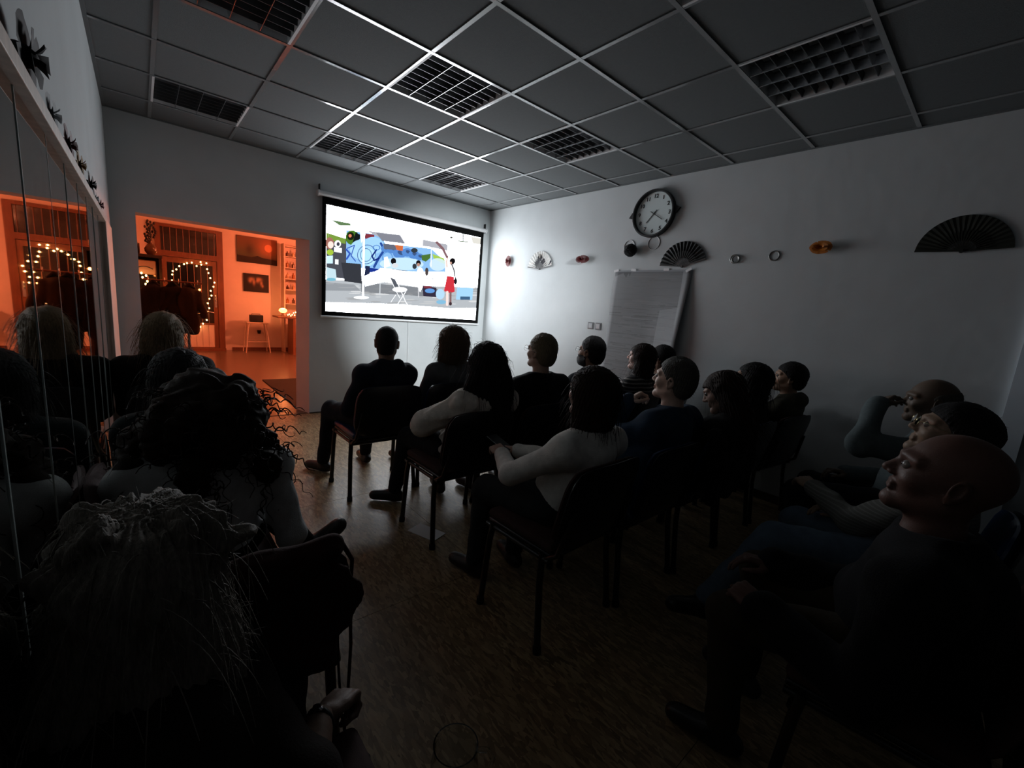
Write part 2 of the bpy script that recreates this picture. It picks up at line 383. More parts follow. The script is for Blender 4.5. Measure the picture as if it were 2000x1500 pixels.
cv.poly([(660, 590), (520, 520), (830, 555), (1270, 620), (1270, 700), (1100, 665), (880, 640)], c8(160, 162, 170)); cv.poly([(615, 540), (830, 560), (880, 640), (670, 615)], c8(120, 122, 132))
cv.poly([(830, 552), (1045, 590), (1042, 660), (880, 640)], c8(235, 235, 238)); cv.poly([(170, 400), (345, 520), (335, 590), (170, 530)], WH); cv.poly([(345, 500), (520, 520), (520, 560), (480, 640), (470, 540)], W2, .9)
cv.poly([(520, 420), (1573, 570), (1573, 640), (1280, 640), (830, 555), (520, 520)], WH); cv.poly([(1270, 620), (1573, 660), (1560, 1045), (1260, 1000)], (.75, .78, .8)); cv.poly([(1480, 560), (1573, 575), (1573, 635), (1500, 625)], c8(205, 203, 195))
cv.line([(1275, 620), (1275, 960)], 5, c8(220, 220, 222)); cv.line([(1455, 600), (1425, 935)], 5, c8(170, 175, 178)); cv.line([(200, 330), (490, 490)], 4, c8(190, 192, 195)); cv.line([(185, 320), (185, 580)], 3, c8(200, 202, 205)); cv.line([(530, 430), (1120, 560)], 3, c8(225, 225, 230)); cv.line([(1410, 540), (1410, 600)], 9, c8(45, 50, 45)); cv.line([(1370, 605), (1450, 612)], 12, c8(70, 90, 60)); cv.ell(1303, 572, 14, 10, c8(90, 90, 85))
cv.line([(1170, 620), (1225, 680), (1265, 760)], 24, c8(120, 90, 95)); cv.line([(1120, 670), (1118, 850)], 6, W2)
cv.poly([(300, 825), (480, 835), (490, 1020), (330, 1000)], c8(52, 54, 60)); cv.poly([(520, 850), (560, 855), (560, 930), (510, 950)], c8(38, 44, 70)); cv.poly([(170, 870), (250, 890), (260, 985), (170, 985)], c8(180, 205, 215)); cv.ell(210, 985, 45, 14, c8(110, 170, 190))
cv.poly([(660, 870), (760, 880), (1100, 940), (1520, 1000), (1520, 1045), (1050, 1030), (1020, 1090), (1000, 1045), (690, 1000), (520, 1045), (512, 950), (640, 890)], WH)
cv.poly([(1040, 1030), (1170, 1050), (1170, 1140), (1050, 1130)], c8(50, 45, 60)); cv.ell(1110, 1080, 45, 22, c8(90, 140, 200)); cv.ell(1090, 1045, 40, 12, c8(110, 50, 60)); cv.ell(1205, 1110, 40, 50, c8(165, 200, 225)); cv.ell(1215, 1185, 45, 20, c8(120, 170, 200))
cv.line([(655, 1010), (652, 1125)], 9, c8(190, 195, 200)); cv.line([(1005, 1050), (1008, 1140)], 8, c8(200, 200, 205)); cv.line([(1060, 960), (1160, 967)], 8, c8(90, 92, 100))
cv.ell(775, 805, 24, 30, c8(25, 25, 28)); cv.poly([(690, 770), (720, 760), (750, 850), (690, 870)], W2); cv.ell(790, 845, 30, 22, c8(200, 205, 210)); cv.line([(760, 880), (900, 895)], 6, c8(110, 115, 120))
cv.ell(1003, 818, 22, 26, c8(28, 26, 28)); cv.ell(968, 850, 20, 26, c8(50, 55, 60)); cv.ell(1003, 835, 14, 16, c8(170, 130, 115)); cv.ell(1020, 905, 30, 45, W2); cv.ell(1080, 900, 16, 40, c8(70, 62, 62))
cv.poly([(1262, 790), (1300, 780), (1335, 830), (1345, 940), (1270, 945), (1250, 850)], W2); cv.ell(1316, 795, 26, 30, c8(22, 20, 22)); cv.ell(1300, 815, 10, 14, c8(190, 150, 135)); cv.line([(1265, 850), (1258, 800), (1268, 770)], 14, c8(215, 190, 180)); cv.line([(1308, 825), (1330, 880), (1345, 960)], 9, c8(30, 28, 34)); cv.ell(1345, 985, 14, 32, c8(32, 30, 36)); cv.poly([(1265, 938), (1330, 945), (1338, 1085), (1295, 1100), (1240, 1080)], c8(190, 52, 62))
cv.line([(1270, 1090), (1270, 1210)], 22, c8(225, 205, 200)); cv.line([(1300, 1095), (1300, 1190)], 18, c8(120, 90, 90)); cv.ell(1300, 1200, 14, 16, c8(60, 45, 50))
cv.line([(506, 400), (500, 1150)], 20, W2); cv.ell(485, 1152, 70, 16, c8(238, 240, 242))
cv.line([(745, 955), (800, 1090)], 5, W2); cv.poly([(745, 955), (792, 975), (822, 1040), (785, 1045)], c8(80, 84, 92)); cv.ell(835, 1072, 68, 24, W2); cv.line([(810, 1000), (890, 1190), (908, 1215)], 7, W2); cv.line([(890, 1090), (800, 1235)], 7, W2); cv.line([(805, 1095), (835, 1150)], 5, W2); cv.line([(800, 1120), (755, 1190)], 5, W2)
cv.a[..., :3] = cv.a[..., :3]
im = cv.image('projected_picture')
M_pic = img_mat('projected_light', im, emit=SCREEN_GAIN)
SY = YF - .045
scr = empty('projection_screen', (1.38, SY, 1.17)); tag(scr, 'wall-hung projection screen with black border showing a brightly lit film scene', 'screen')
def sp(o): o.parent = scr; o.matrix_parent_inverse = Matrix.Translation(scr.location).inverted(); return o
sp(MB().box(.262, 2.515, SY - .003, SY, 1.185, 2.505).build('border', M_blackcloth))
sp(uvquad('picture', [(.305, SY - .0045, 2.425), (2.465, SY - .0045, 2.425), (2.465, SY - .0045, 1.235), (.305, SY - .0045, 1.235)], M_pic))
sp(MB().tube([(.235, SY + .012, 2.535), (2.545, SY + .012, 2.535)], .030, 20).build('roller_case', M_white, smooth=True))
sp(MB().cyl((.215, SY + .012, 2.535), (.235, SY + .012, 2.535), .036).cyl((2.545, SY + .012, 2.535), (2.565, SY + .012, 2.535), .036).build('end_cap', M_white, smooth=True))
sp(MB().box(.232, .24, SY, YF, 2.545, 2.63).box(2.54, 2.548, SY, YF, 2.545, 2.63).build('wall_bracket', M_black))
sp(MB().cyl((.25, SY - .001, 1.172), (2.53, SY - .001, 1.172), .013).build('bottom_bar', M_white, smooth=True))
sp(MB().cyl((1.385, SY - .001, 1.16), (1.40, SY + .02, .56), .0022, 6).ball((1.40, SY + .02, .55), .009).build('pull_cord', M_white))

# ================================================================== RIGHT WALL ITEMS
WR = Matrix(((0, 0, -1, XR), (-1, 0, 0, 0), (0, 1, 0, 0), (0, 0, 0, 1)))   # local x -> -Y (to the right as seen), y -> up, z -> out of the wall
def WM(yy, z, out=0, rot=0): return Matrix.Translation((XR - out, yy, z)) @ WR.to_3x3().to_4x4() @ Matrix.Rotation(rot, 4, 'Z')
# clock
ck = empty('wall_clock'); ck.matrix_world = WM(.12, 2.50); tag(ck, 'round black-rimmed white wall clock reading about twenty past seven', 'clock')
R0 = .232
MB().lathe([(R0 - .022, .012), (R0 - .022, .045), (R0 - .016, .055), (R0 - .004, .055), (R0, .047), (R0, .0)], 48).build('rim', M_black, ck, smooth=True)
MB().poly([(-.285, -.02), (-.23, -.035), (-.22, .04), (-.25, .03)], .02, Matrix.Translation((0, 0, .01))).build('side_tab', M_black, ck)
MB().poly([(.285, .03), (.235, .055), (.22, -.02), (.25, -.015)], .02, Matrix.Translation((0, 0, .01))).build('side_tab', M_black, ck)
fc = MB().lathe([(.0001, .014), (R0 - .02, .014)], 48).build('dial', mat('dial_white', (.62, .70, .70), .5), ck)
M_num = mat('dial_black', (.01, .01, .01), .5)
def text(s, size, M, name, m, parent, ext=.0012, bold=True):
    c = bpy.data.curves.new(name, 'FONT'); c.body = s; c.size = size; c.extrude = ext; c.align_x = 'CENTER'; c.align_y = 'CENTER'; c.offset = size * .02
    t = bpy.data.objects.new(name, c); COL.objects.link(t); dg = bpy.context.evaluated_depsgraph_get()
    me = bpy.data.meshes.new_from_object(t.evaluated_get(dg)); bpy.data.objects.remove(t)
    o = link(name, me, m, parent); o.matrix_local = M; return o
for h in range(1, 13):
    a = PI / 2 - h * PI / 6
    text(str(h), .052, Matrix.Translation((.168 * math.cos(a), .168 * math.sin(a), .0155)), 'numeral', M_num, ck)
def hand(ang, L, back, w, z, nm):
    a = PI / 2 - math.radians(ang)
    MB().poly([(-back, -w), (L, -w * .8), (L, w * .8), (-back, w)], .0015, Matrix.Translation((0, 0, z)) @ Matrix.Rotation(a, 4, 'Z')).build(nm, M_num, ck)
hand(222, .115, .045, .0045, .019, 'hour_hand'); hand(122, .125, .045, .0038, .0215, 'minute_hand')
MB().lathe([(.0001, .024), (.007, .024), (.007, .016)], 16).build('hub', M_num, ck)
def bump_thing(nm, yy, z, label, cat, m, fn, group=None):
    o = empty(nm); o.matrix_world = WM(yy, z); tag(o, label, cat, group); fn(o, m); return o
def rose(r=.045, sx=1.0, sy=1.0, seed=1, dp=1.0):
    def f(o, m):
        rd = random.Random(seed)
        for k, (n, rr, hh) in enumerate(((3, .35, 1.0), (4, .65, .85), (5, .95, .6))):
            for i in range(n):
                a = 2 * PI * (i + .5 * k) / n + rd.uniform(-.2, .2); b = MB(); g = []
                for u in range(5):
                    row = []
                    for v in range(4):
                        aa = a + (u / 4 - .5) * 2.3 * (1 - .15 * v); q = rr * (.25 + .25 * v + .05 * v * v)
                        wob = rd.uniform(-.05, .05)
                        row.append(b.bm.verts.new((r * sx * (q + wob) * math.cos(aa), r * sy * (q + wob) * math.sin(aa), .006 + dp * r * hh * (.45 + .3 * v - .07 * v * v * rr) + rd.uniform(0, .002))))
                    g.append(row)
                for u in range(4):
                    for v in range(3): b.bm.faces.new((g[u][v], g[u + 1][v], g[u + 1][v + 1], g[u][v + 1]))
                b.build('petal', m, o, smooth=True)
        MB().ball((0, 0, r * .35 * dp), r * .42, (sx, sy, 1), 10, 6).build('flower_heart', m, o, smooth=True)
        MB().cyl((0, 0, 0), (0, 0, r * .5), .006, 8).build('stem', M_black, o)
    return f
M_red = mat('deep_red_cloth', (.09, .005, .006), .6); M_orangeflower = mat('orange_cloth', (.45, .14, .008), .6, noise=.3, nscale=60)
bump_thing('fabric_rose', 2.35, 2.10, 'small deep red fabric rose, nearest the room corner on the right wall', 'flower', M_red, rose(.055, .8, 1.0, 2))
bump_thing('fabric_flower', .98, 2.08, 'flat dark red fabric flower pinned between the painted fan and the black ball', 'flower', M_red, rose(.075, 1.0, .45, 5))
bump_thing('fabric_flower', -1.38, 2.09, 'orange fabric flower pinned left of the big dark fan', 'flower', M_orangeflower, rose(.058, .95, .62, 8, 1.1))
bb = MB(); bb.ball((0, 0, .066), .066, (1, 1, .95), 20, 14)
rd = random.Random(4)
for v in bb.bm.verts: v.co *= 1 + rd.uniform(-.05, .05)
bo = bb.build('pompom', mat('black_wool', (.006, .006, .007), .95, bump=.6, bscale=180), None, smooth=True); bo.matrix_world = WM(.31, 2.145); tag(bo, 'black round pompom hung below the left side of the clock', 'pompom')
M_ring = mat('white_ring', (.55, .57, .58), .4)
M_ring2 = mat('grey_metal_ring', (.22, .22, .21), .35, metal=.5)
def ring(nm, yy, z, r, t, m, lab, grp, extra=None):
    pts = [(r * math.cos(2 * PI * k / 28), r * math.sin(2 * PI * k / 28), t) for k in range(28)]
    b = MB().tube(pts, t, 8, closed=True)
    if extra: b.tube([(extra + r * .9 * math.cos(2 * PI * k / 28), -.004 + r * .9 * math.sin(2 * PI * k / 28), t * 2.6) for k in range(28)], t * .9, 8, closed=True)
    o = b.build(nm, m, None, smooth=True); o.matrix_world = WM(yy, z); tag(o, lab, 'ring', grp)
ring('white_hoop', .375, 2.195, .066, .004, M_ring, 'thin white hoop partly behind the black pompom', 'rings on the right wall')
ring('white_hoop', .085, 2.215, .066, .004, M_ring, 'thin white hoop directly under the clock', 'rings on the right wall')
ring('metal_ring', -.74, 2.03, .034, .006, M_ring2, 'pair of linked grey rings just right of the black fan', 'rings on the right wall', .014)
ring('metal_ring', -1.055, 2.045, .038, .005, M_ring2, 'single grey ring between the ring pair and the orange flower', 'rings on the right wall')

def fan(nm, yy, z, R, a0, a1, n, m_leaf, m_stick, label, inner=.34, rot=0, picture=None, depth=.012):
    o = empty(nm); o.matrix_world = WM(yy, z, 0, rot); tag(o, label, 'folding fan', 'folding fans on the right wall')
    a0, a1 = math.radians(a0), math.radians(a1)
    me = bpy.data.meshes.new('fan_leaf'); vs = []; fs = []; K = n * 2
    for k in range(K + 1):
        a = a0 + (a1 - a0) * k / K; zz = .006 + (depth if k % 2 else 0)
        for rr in (R * inner, R * .67, R): vs.append((rr * math.cos(a), rr * math.sin(a), zz + .004 * rr / R))
    for k in range(K):
        for q in range(2): i = k * 3 + q; fs.append((i, i + 1, i + 4, i + 3))
    me.from_pydata(vs, [], fs); uv = me.uv_layers.new(name='UVMap')
    for p in me.polygons:
        for li in p.loop_indices:
            c = me.vertices[me.loops[li].vertex_index].co; uv.data[li].uv = (c.x / (2 * R) + .5, c.y / R)
    lf = link('fan_leaf', me, picture or m_leaf, o)
    for k in range(n + 1):
        a = a0 + (a1 - a0) * k / n; g = k in (0, n)
        L = R * (1.0 if g else inner + .28); w = R * (.028 if g else .014)
        MB().poly([(-.01, -w * .6), (L, -w), (L, w), (-.01, w * .6)], .0022, Matrix.Translation((0, 0, .0135 + .0006 * (k % 2) if not g else .019)) @ Matrix.Rotation(a, 4, 'Z')).build('fan_guard' if g else 'fan_stick', m_stick, o)
    MB().lathe([(.0001, .026), (R * .05, .026), (R * .05, .004)], 12).build('rivet', m_stick, o)
    return o
fc2 = Canvas(256, 128, (.62, .62, .60))
for k in range(16): fc2.line([(.5, 0), (.5 + math.cos(PI * k / 15), math.sin(PI * k / 15))], .004, (.5, .5, .5))
fc2.Y = 1 - fc2.Y
fc2.ell(.5, .66, .10, .16, (.06, .06, .06)); fc2.ell(.47, .74, .05, .12, (.35, .33, .3)); fc2.ell(.55, .42, .16, .22, (.03, .03, .04)); fc2.ell(.42, .33, .12, .16, (.04, .04, .05)); fc2.line([(.4, .15), (.62, .6)], .03, (.5, .5, .5)); fc2.line([(.35, .5), (.46, .62)], .03, (.1, .1, .1)); fc2.line([(.88, .2), (.98, .5)], .05, (.02, .02, .03)); fc2.ell(.58, .8, .03, .07, (.5, .48, .45))
M_fanpaint = img_mat('painted_fan_paper', fc2.image('painted_fan'))
M_fanblk = mat('black_fan_fabric', (.012, .013, .013), .6, noise=.4, nscale=60)
M_fanbig = mat('dark_olive_fan', (.008, .009, .004), .8, noise=.5, nscale=8)
fan('folding_fan', 1.72, 1.985, .225, 8, 172, 14, M_fanblk, M_black, 'small painted white folding fan with dark brush figure beside the red rose', picture=M_fanpaint, rot=.02)
fan('folding_fan', -.26, 1.975, .235, 16, 176, 16, M_fanblk, mat('dark_fan_stick', (.05, .05, .048), .4), 'black ribbed folding fan right of the pompom over the paper sheet')
fan('folding_fan', -2.14, 2.03, .222, 4, 178, 22, M_fanbig, M_fanbig, 'largest dark folding fan, rightmost on the right wall', inner=.3, depth=.003)

# paper sheet
pc = Canvas(400, 560, (.30, .31, .32)); rg = pc.rng
for i in range(420):
    x, yv = rg.uniform(-.1, 1), rg.uniform(0, 1); w = rg.uniform(.05, .4)
    c = rg.uniform(.16, .38) if yv > .25 else rg.uniform(.25, .33)
    pc.line([(x, yv), (x + w, yv + rg.uniform(-.006, .006))], rg.uniform(.003, .010), (c, c * 1.02, c * 1.05), .5)
pc.poly([(.70, .32), (1, .28), (1, 1), (.5, 1), (.58, .72), (.70, .66)], (.46, .48, .50), .55); pc.poly([(.9, 0), (1, 0), (1, .7), (.93, .4)], (.52, .54, .56), .8)
pc.poly([(0, 0), (.24, 0), (.22, .05), (.2, .02), (.17, .06), (.12, .02), (0, .05)], (.12, .12, .13), .6); pc.poly([(0, 0), (1, 0), (1, .012), (0, .012)], (.55, .57, .6), .9)
pc.a[..., :3] *= .8
ps = empty('paper_sheet'); tag(ps, 'large grey pencil-shaded paper sheet taped below the black fan, right edge curling', 'paper')
me = bpy.data.meshes.new('sheet'); vs, fs, uvs = [], [], []; NX, NY = 18, 22
for j in range(NY + 1):
    for i in range(NX + 1):
        u, v = i / NX, j / NY
        yy = .51 - .88 * u + (.05 * v * v if u > .8 else .03 * v); z = 1.945 - 1.25 * v
        out = .004 + .085 * max(0, u - .55) ** 1.5 / .3 * min(1, v * 1.6 + .08) + .004 * math.sin(9 * v + 4 * u)
        vs.append((XR - out - .003, yy + .02 * v, z)); uvs.append((u, 1 - v))
for j in range(NY):
    for i in range(NX): a = j * (NX + 1) + i; fs.append((a, a + NX + 1, a + NX + 2, a + 1))
me.from_pydata(vs, [], fs); uv = me.uv_layers.new(name='UVMap')
for p in me.polygons:
    for li in p.loop_indices: uv.data[li].uv = uvs[me.loops[li].vertex_index]
sh = link('sheet', me, img_mat('shaded_paper', pc.image('pencil_shading'), rough=.8), ps, smooth=True)
sm = sh.modifiers.new('thickness', 'SOLIDIFY'); sm.thickness = .0015
for (yy, z, rz) in ((.50, 1.945, .2), (.28, 1.95, -.1), (-.1, 1.95, 0), (-.34, 1.94, .5)):
    MB().box(-.03, .03, -.012, .012, 0, .001).build('tape_strip', mat('clear_tape', (.55, .57, .6), .3) if False else M_white, ps).matrix_world = WM(yy, z, .010 if yy > -.3 else .022, rz)
def switch(yy, lab):
    o = empty('light_switch'); o.matrix_world = WM(yy, 1.325); tag(o, lab, 'switch', 'switches left of the paper sheet')
    MB().box(-.04, .04, -.04, .04, 0, .008, bev=.003).build('plate', mat('grey_plastic', (.12, .125, .13), .4), o)
    MB().box(-.027, .027, -.027, .027, .008, .0125, Matrix.Rotation(.05, 4, 'X'), bev=.002).build('rocker', mat('pale_plastic', (.4, .42, .44), .35), o)
switch(.775, 'grey light switch on the right wall, the left one of two'); switch(.665, 'grey light switch on the right wall, the right one beside the paper')

# ================================================================== MIRROR WALL
XM = -1.486
mw = empty('mirror_wall', (XM, -1, 0)); tag(mw, 'wall of narrow upright mirror strips along the left wall under a wooden rail', 'mirror')
mw_in = Matrix.Translation((XM, -1, 0)).inverted()
def mp(o): o.parent = mw; o.matrix_parent_inverse = mw_in; return o
rd = random.Random(11); ym = 1.12; k = 0
while ym > YB + .4:
    y0 = ym - .34
    t = rd.uniform(-.0012, .0012)
    b = MB(); b.quad((XM + t, y0 + .0035, .04), (XM - t, ym - .0035, .04), (XM - t, ym - .0035, 1.735), (XM + t, y0 + .0035, 1.735))
    b.box(XL + .002, XM - .003, y0 + .0035, ym - .0035, .04, 1.735)
    mp(b.build('mirror_strip', M_mirror))
    mp(MB().box(XM - .004, XM + .0012, y0 - .0033, y0 + .0033, .04, 1.735).build('joint_strip', M_edge))
    ym = y0; k += 1
mp(MB().box(XL, -1.467, ym, 1.13, 1.735, 1.768, bev=.002).build('top_rail', M_wood))
mp(MB().box(XL, -1.470, ym, 1.13, 0, .04).build('bottom_rail', M_wood))
tag(MB().box(XL + .001, -1.469, 1.132, 1.86, 0, 1.768, bev=.003).build('wooden_post', M_wood), 'pale pine upright board at the corner end of the mirror wall', 'board')
M_yel = mat('ochre_cloth', (.22, .12, .02), .7); M_pale = mat('pale_cloth', (.35, .36, .37), .7); M_dk = mat('black_cloth', (.012, .006, .008), .7)
WLm = Matrix(((0, 0, 1, 0), (1, 0, 0, 0), (0, 1, 0, 0), (0, 0, 0, 1)))
FL = [(-1.12, 1.865, .11, M_dk, 'black fabric flower, the nearest above the mirror wall rail'), (-.78, 1.85, .075, M_pale, 'pale fabric flower on the rail after the black ones'),
      (-.46, 1.85, .085, M_red, 'dark red fabric flower on the mirror rail beside the ochre one'), (-.08, 1.86, .075, M_yel, 'ochre fabric flower in the middle of the mirror rail'),
      (.36, 1.86, .085, M_dk, 'black fabric flower beyond the ochre one on the mirror rail'), (.68, 1.84, .065, M_pale, 'small pale fabric flower near the far end of the mirror rail'), (.98, 1.845, .075, M_red, 'dark red fabric flower at the far end of the mirror rail')]
for i, (yy, z, r, m, lab) in enumerate(FL):
    o = empty('fabric_flower'); o.matrix_world = Matrix.Translation((XL, yy, z - .035)) @ WLm; tag(o, lab, 'flower', 'fabric flowers above the mirror wall'); rose(r * .62, 1.0, .8, 20 + i, .6)(o, m)

# ================================================================== HALL CONTENT
dr = struct('door_2', MB().box(-1.07, -.98, 8.95, HY1, .003, 2.56).box(-.05, .06, 8.95, HY1, .003, 2.56).box(-.98, -.05, 8.95, HY1, 1.93, 2.04).box(-.98, -.05, 8.95, HY1, 2.50, 2.56), M_hallframe)
MB().box(-.98, -.05, 9.0, 9.02, 2.04, 2.50).build('transom_pane', M_glassdark, dr)
for k in range(9): MB().cyl((-.93 + k * .105, 8.985, 2.04), (-.93 + k * .105, 8.985, 2.5), .006, 8).build('grille_bar', M_hallframe, dr)
lf = MB().box(-.975, -.90, 8.965, 9.0, .03, 1.92).box(-.13, -.055, 8.965, 9.0, .03, 1.92).box(-.90, -.13, 8.965, 9.0, 1.82, 1.92).box(-.90, -.13, 8.965, 9.0, .03, .08).box(-.9, -.13, 8.965, 9.0, .56, .60).build('door_leaf', M_hallframe, dr)
MB().box(-.9, -.13, 8.985, 8.995, .6, 1.82).build('door_pane', M_glassdark, lf)
for k in range(7): MB().box(-.895 + k * .11, -.79 + k * .11, 8.975, 8.99, .08, .56).build('door_board', M_hallwall, lf)
for k in range(6): MB().cyl((-.80 + k * .115, 8.975, .6), (-.80 + k * .115, 8.975, 1.82), .006, 8).build('grille_bar', M_hallframe, dr)
MB().cyl((-.9, 8.955, .98), (-.13, 8.955, .83), .012).build('push_bar', M_chrome, dr); MB().cyl((-.9, 8.955, .84), (-.35, 8.955, .80), .008).build('push_bar', M_chrome, dr)
MB().box(-.115, -.075, 8.955, 8.966, .95, 1.2).cyl((-.095, 8.955, 1.09), (-.095, 8.91, 1.09), .012).cyl((-.095, 8.91, 1.09), (-.095, 8.91, 1.22), .012).build('door_handle', M_chrome, dr)
struct('trim_3', MB().box(-1.08, .06, 8.85, HY1, .003, .06), M_hallframe)
# string light ring on the door
M_bulb = mat('lit_bulb', (1, .6, .3), .3, emit=(1, .50, .16), estr=14); M_wire = mat('dark_wire', (.02, .015, .01), .5)
RING = [(-0.82, 1.57), (-0.81, 1.64), (-0.75, 1.68), (-0.7, 1.75), (-0.62, 1.8), (-0.57, 1.83), (-0.49, 1.85), (-0.41, 1.79), (-0.33, 1.83), (-0.34, 1.88), (-0.24, 1.87), (-0.23, 1.75), (-0.21, 1.67), (-0.18, 1.57), (-0.11, 1.48), (-0.13, 1.39), (-0.18, 1.3), (-0.17, 1.2), (-0.21, 1.13), (-0.24, 1.03), (-0.22, 0.93), (-0.28, 0.86), (-0.26, 0.78), (-0.27, 0.67), (-0.34, 0.59), (-0.39, 0.52), (-0.46, 0.48), (-.58, .47), (-.68, .52), (-.76, .6), (-.8, .7), (-.84, .82), (-.83, .95), (-.86, 1.08), (-.83, 1.2), (-.85, 1.33), (-.83, 1.45)]
def string_light(pts, yy, lab, r=.013):
    o = empty('string_light', (pts[0][0], yy, pts[0][1])); tag(o, lab, 'string light'); inv = Matrix.Translation((-pts[0][0], -yy, -pts[0][1]))
    w = MB().tube([(x, yy + .008, z) for x, z in pts], .003, 6).build('wire', M_wire, o); w.matrix_parent_inverse = inv
    for x, z in pts:
        b = MB().ball((x, yy - .012, z), r, (1, 1, 1.3), 8, 6).build('bulb', M_bulb, o, smooth=True); b.matrix_parent_inverse = inv
string_light(RING, 8.93, 'ring of glowing warm fairy lights hung on the glazed hall door')
# cabinet with vase, espresso-like white box
cb = empty('hall_cabinet', (-1.33, 6.0, 0)); tag(cb, 'dark cabinet at the left behind the doorway edge', 'cabinet')
M_dkwood = mat('dark_stained_wood', (.02, .012, .008), .4)
def cp(o, p=cb): o.parent = p; o.matrix_parent_inverse = Matrix.Translation(p.location).inverted(); return o
cp(MB().box(-1.60, -1.07, 5.75, 6.3, 1.74, 1.78).build('top', M_dkwood)); cp(MB().box(-1.60, -1.56, 5.78, 6.3, .003, 1.74).build('side_panel', M_dkwood)); cp(MB().box(-1.11, -1.08, 5.78, 6.3, .003, 1.74).build('side_panel', M_dkwood))
cp(MB().box(-1.56, -1.11, 6.27, 6.3, .003, 1.74).build('back_panel', M_dkwood))
for z in (.1, .6, 1.26): cp(MB().box(-1.56, -1.11, 5.78, 6.27, z - .02, z).build('shelf', M_dkwood))
wb = empty('white_box', (-1.33, 6.0, 1.26)); tag(wb, 'pale boxy appliance lit by fairy lights on the hall cabinet shelf', 'appliance')
cp(MB().box(-1.50, -1.14, 5.82, 6.1, 1.261, 1.70, bev=.02).build('case', mat('cream_enamel', (.6, .45, .35), .3)), wb)
cp(MB().tube([(-1.36 + .18 * t, 5.805, 1.58 + .03 * math.sin(PI * t)) for t in [i / 8 for i in range(9)]], .006, 8).build('handle', M_black), wb)
cp(MB().box(-1.42, -1.15, 5.805, 5.822, 1.275, 1.5, bev=.004).build('glass_front', M_glassdark), wb)
string_light([(-1.31, 1.51), (-1.3, 1.45), (-1.26, 1.48), (-1.24, 1.43), (-1.27, 1.36), (-1.2, 1.37), (-1.17, 1.41), (-1.23, 1.3), (-1.25, 1.4), (-1.22, 1.34)], 5.75, 'bunch of warm fairy lights in front of the pale appliance', .012)
vs_ = empty('vase', (-1.19, 5.95, 1.78)); tag(vs_, 'round dark vase with dried dark stems on top of the hall cabinet', 'vase')
M_vase = mat('bronze_glaze', (.10, .05, .02), .2)
MB().lathe([(.0001, 0), (.035, 0), (.07, .05), (.075, .09), (.05, .14), (.022, .17), (.02, .20), (.026, .21)], 20).build('pot', M_vase, vs_, smooth=True)
rd = random.Random(6)
for k in range(7):
    a = rd.uniform(0, 6.28); b = MB(); tip = Vector((.05 * math.cos(a), .05 * math.sin(a), rd.uniform(.30, .5)))
    b.tube([(0, 0, .18), tip * .7, tip], .003, 5)
    for q in range(5): b.ball(tip + Vector((rd.uniform(-.02, .02), rd.uniform(-.02, .02), -q * .03)), .016, (1, 1, 1.3), 6, 4)
    b.build('dried_stem', M_black, vs_)
tag(MB().lathe([(.0001, 0), (.10, 0), (.11, .02), (.11, .15), (.10, .155), (.0001, .155)], 18, Matrix.Translation((-1.42, 5.95, 1.78))).build('dark_tin', M_dkwood, None, smooth=True), 'squat dark tin beside the vase on the hall cabinet', 'tin')
# coat stand with three coats
cs = empty('coat_stand', (-.84, 5.15, 0)); tag(cs, 'black coat stand in the hall behind the blonde woman', 'coat stand')
cp(MB().cyl((-.84, 5.15, .03), (-.84, 5.15, 1.43), .016).build('pole', M_shell), cs)
cp(MB().lathe([(.0001, .035), (.04, .034), (.19, .012), (.19, .003), (.0001, .003)], 24, Matrix.Translation((-.84, 5.15, 0))).build('base', M_shell, smooth=True), cs)
cp(MB().cyl((-1.3, 5.15, 1.43), (-.66, 5.15, 1.43), .012).build('crossbar', M_hallframe), cs)
for x in (-1.25, -1.08, -.93, -.72): cp(MB().tube([(x, 5.15, 1.43), (x, 5.09, 1.41), (x, 5.07, 1.44), (x, 5.075, 1.47)], .005, 6).build('hook', M_chrome), cs)

# paintings
c3 = Canvas(320, 208, (.05, .022, .012))
for k in range(60): c3.glow(.5, k / 60 * .75, 1.2, .05, (.20 * (1 - k / 90), .085, .04), .25)
c3.glow(.78, .36, .25, .35, (.50, .16, .07), .8); c3.ell(.78, .36, .10, .15, (.75, .28, .13)); c3.poly([(0, .74), (.35, .78), (.5, .70), (.62, .76), (1, .80), (1, 1), (0, 1)], (.012, .006, .004)); c3.glow(.3, .5, .1, .25, (.03, .015, .01), .7)
c4 = Canvas(320, 256, (.012, .008, .007))
for (x, yv, rx, ry) in ((.3, .3, .1, .1), (.25, .4, .06, .1), (.4, .45, .05, .16), (.55, .35, .08, .12), (.62, .28, .1, .09), (.7, .5, .05, .14), (.75, .65, .04, .08)): c4.glow(x, yv, rx, ry, (.42, .22, .12), .8)
c4.glow(.47, .3, .03, .1, (.01, .01, .01), .9)
def painting(x0, x1, z0, z1, cvs, lab):
    o = empty('painting', ((x0 + x1) / 2, HY1, z0)); tag(o, lab, 'painting', 'paintings in the hall')
    cp(MB().box(x0, x1, HY1 - .03, HY1 - .001, z0, z1).build('stretcher', M_black), o)
    cp(uvquad('canvas', [(x0 + .004, HY1 - .0315, z1 - .004), (x1 - .004, HY1 - .0315, z1 - .004), (x1 - .004, HY1 - .0315, z0 + .004), (x0 + .004, HY1 - .0315, z0 + .004)], img_mat('canvas_paint', cvs.image('painting'), rough=.5)), o)
painting(.33, 1.13, 1.99, 2.56, c3, 'larger upper painting of a dim sun over dark hills'); painting(.445, .95, 1.35, 1.755, c4, 'small lower dark painting with pale blurred shapes')
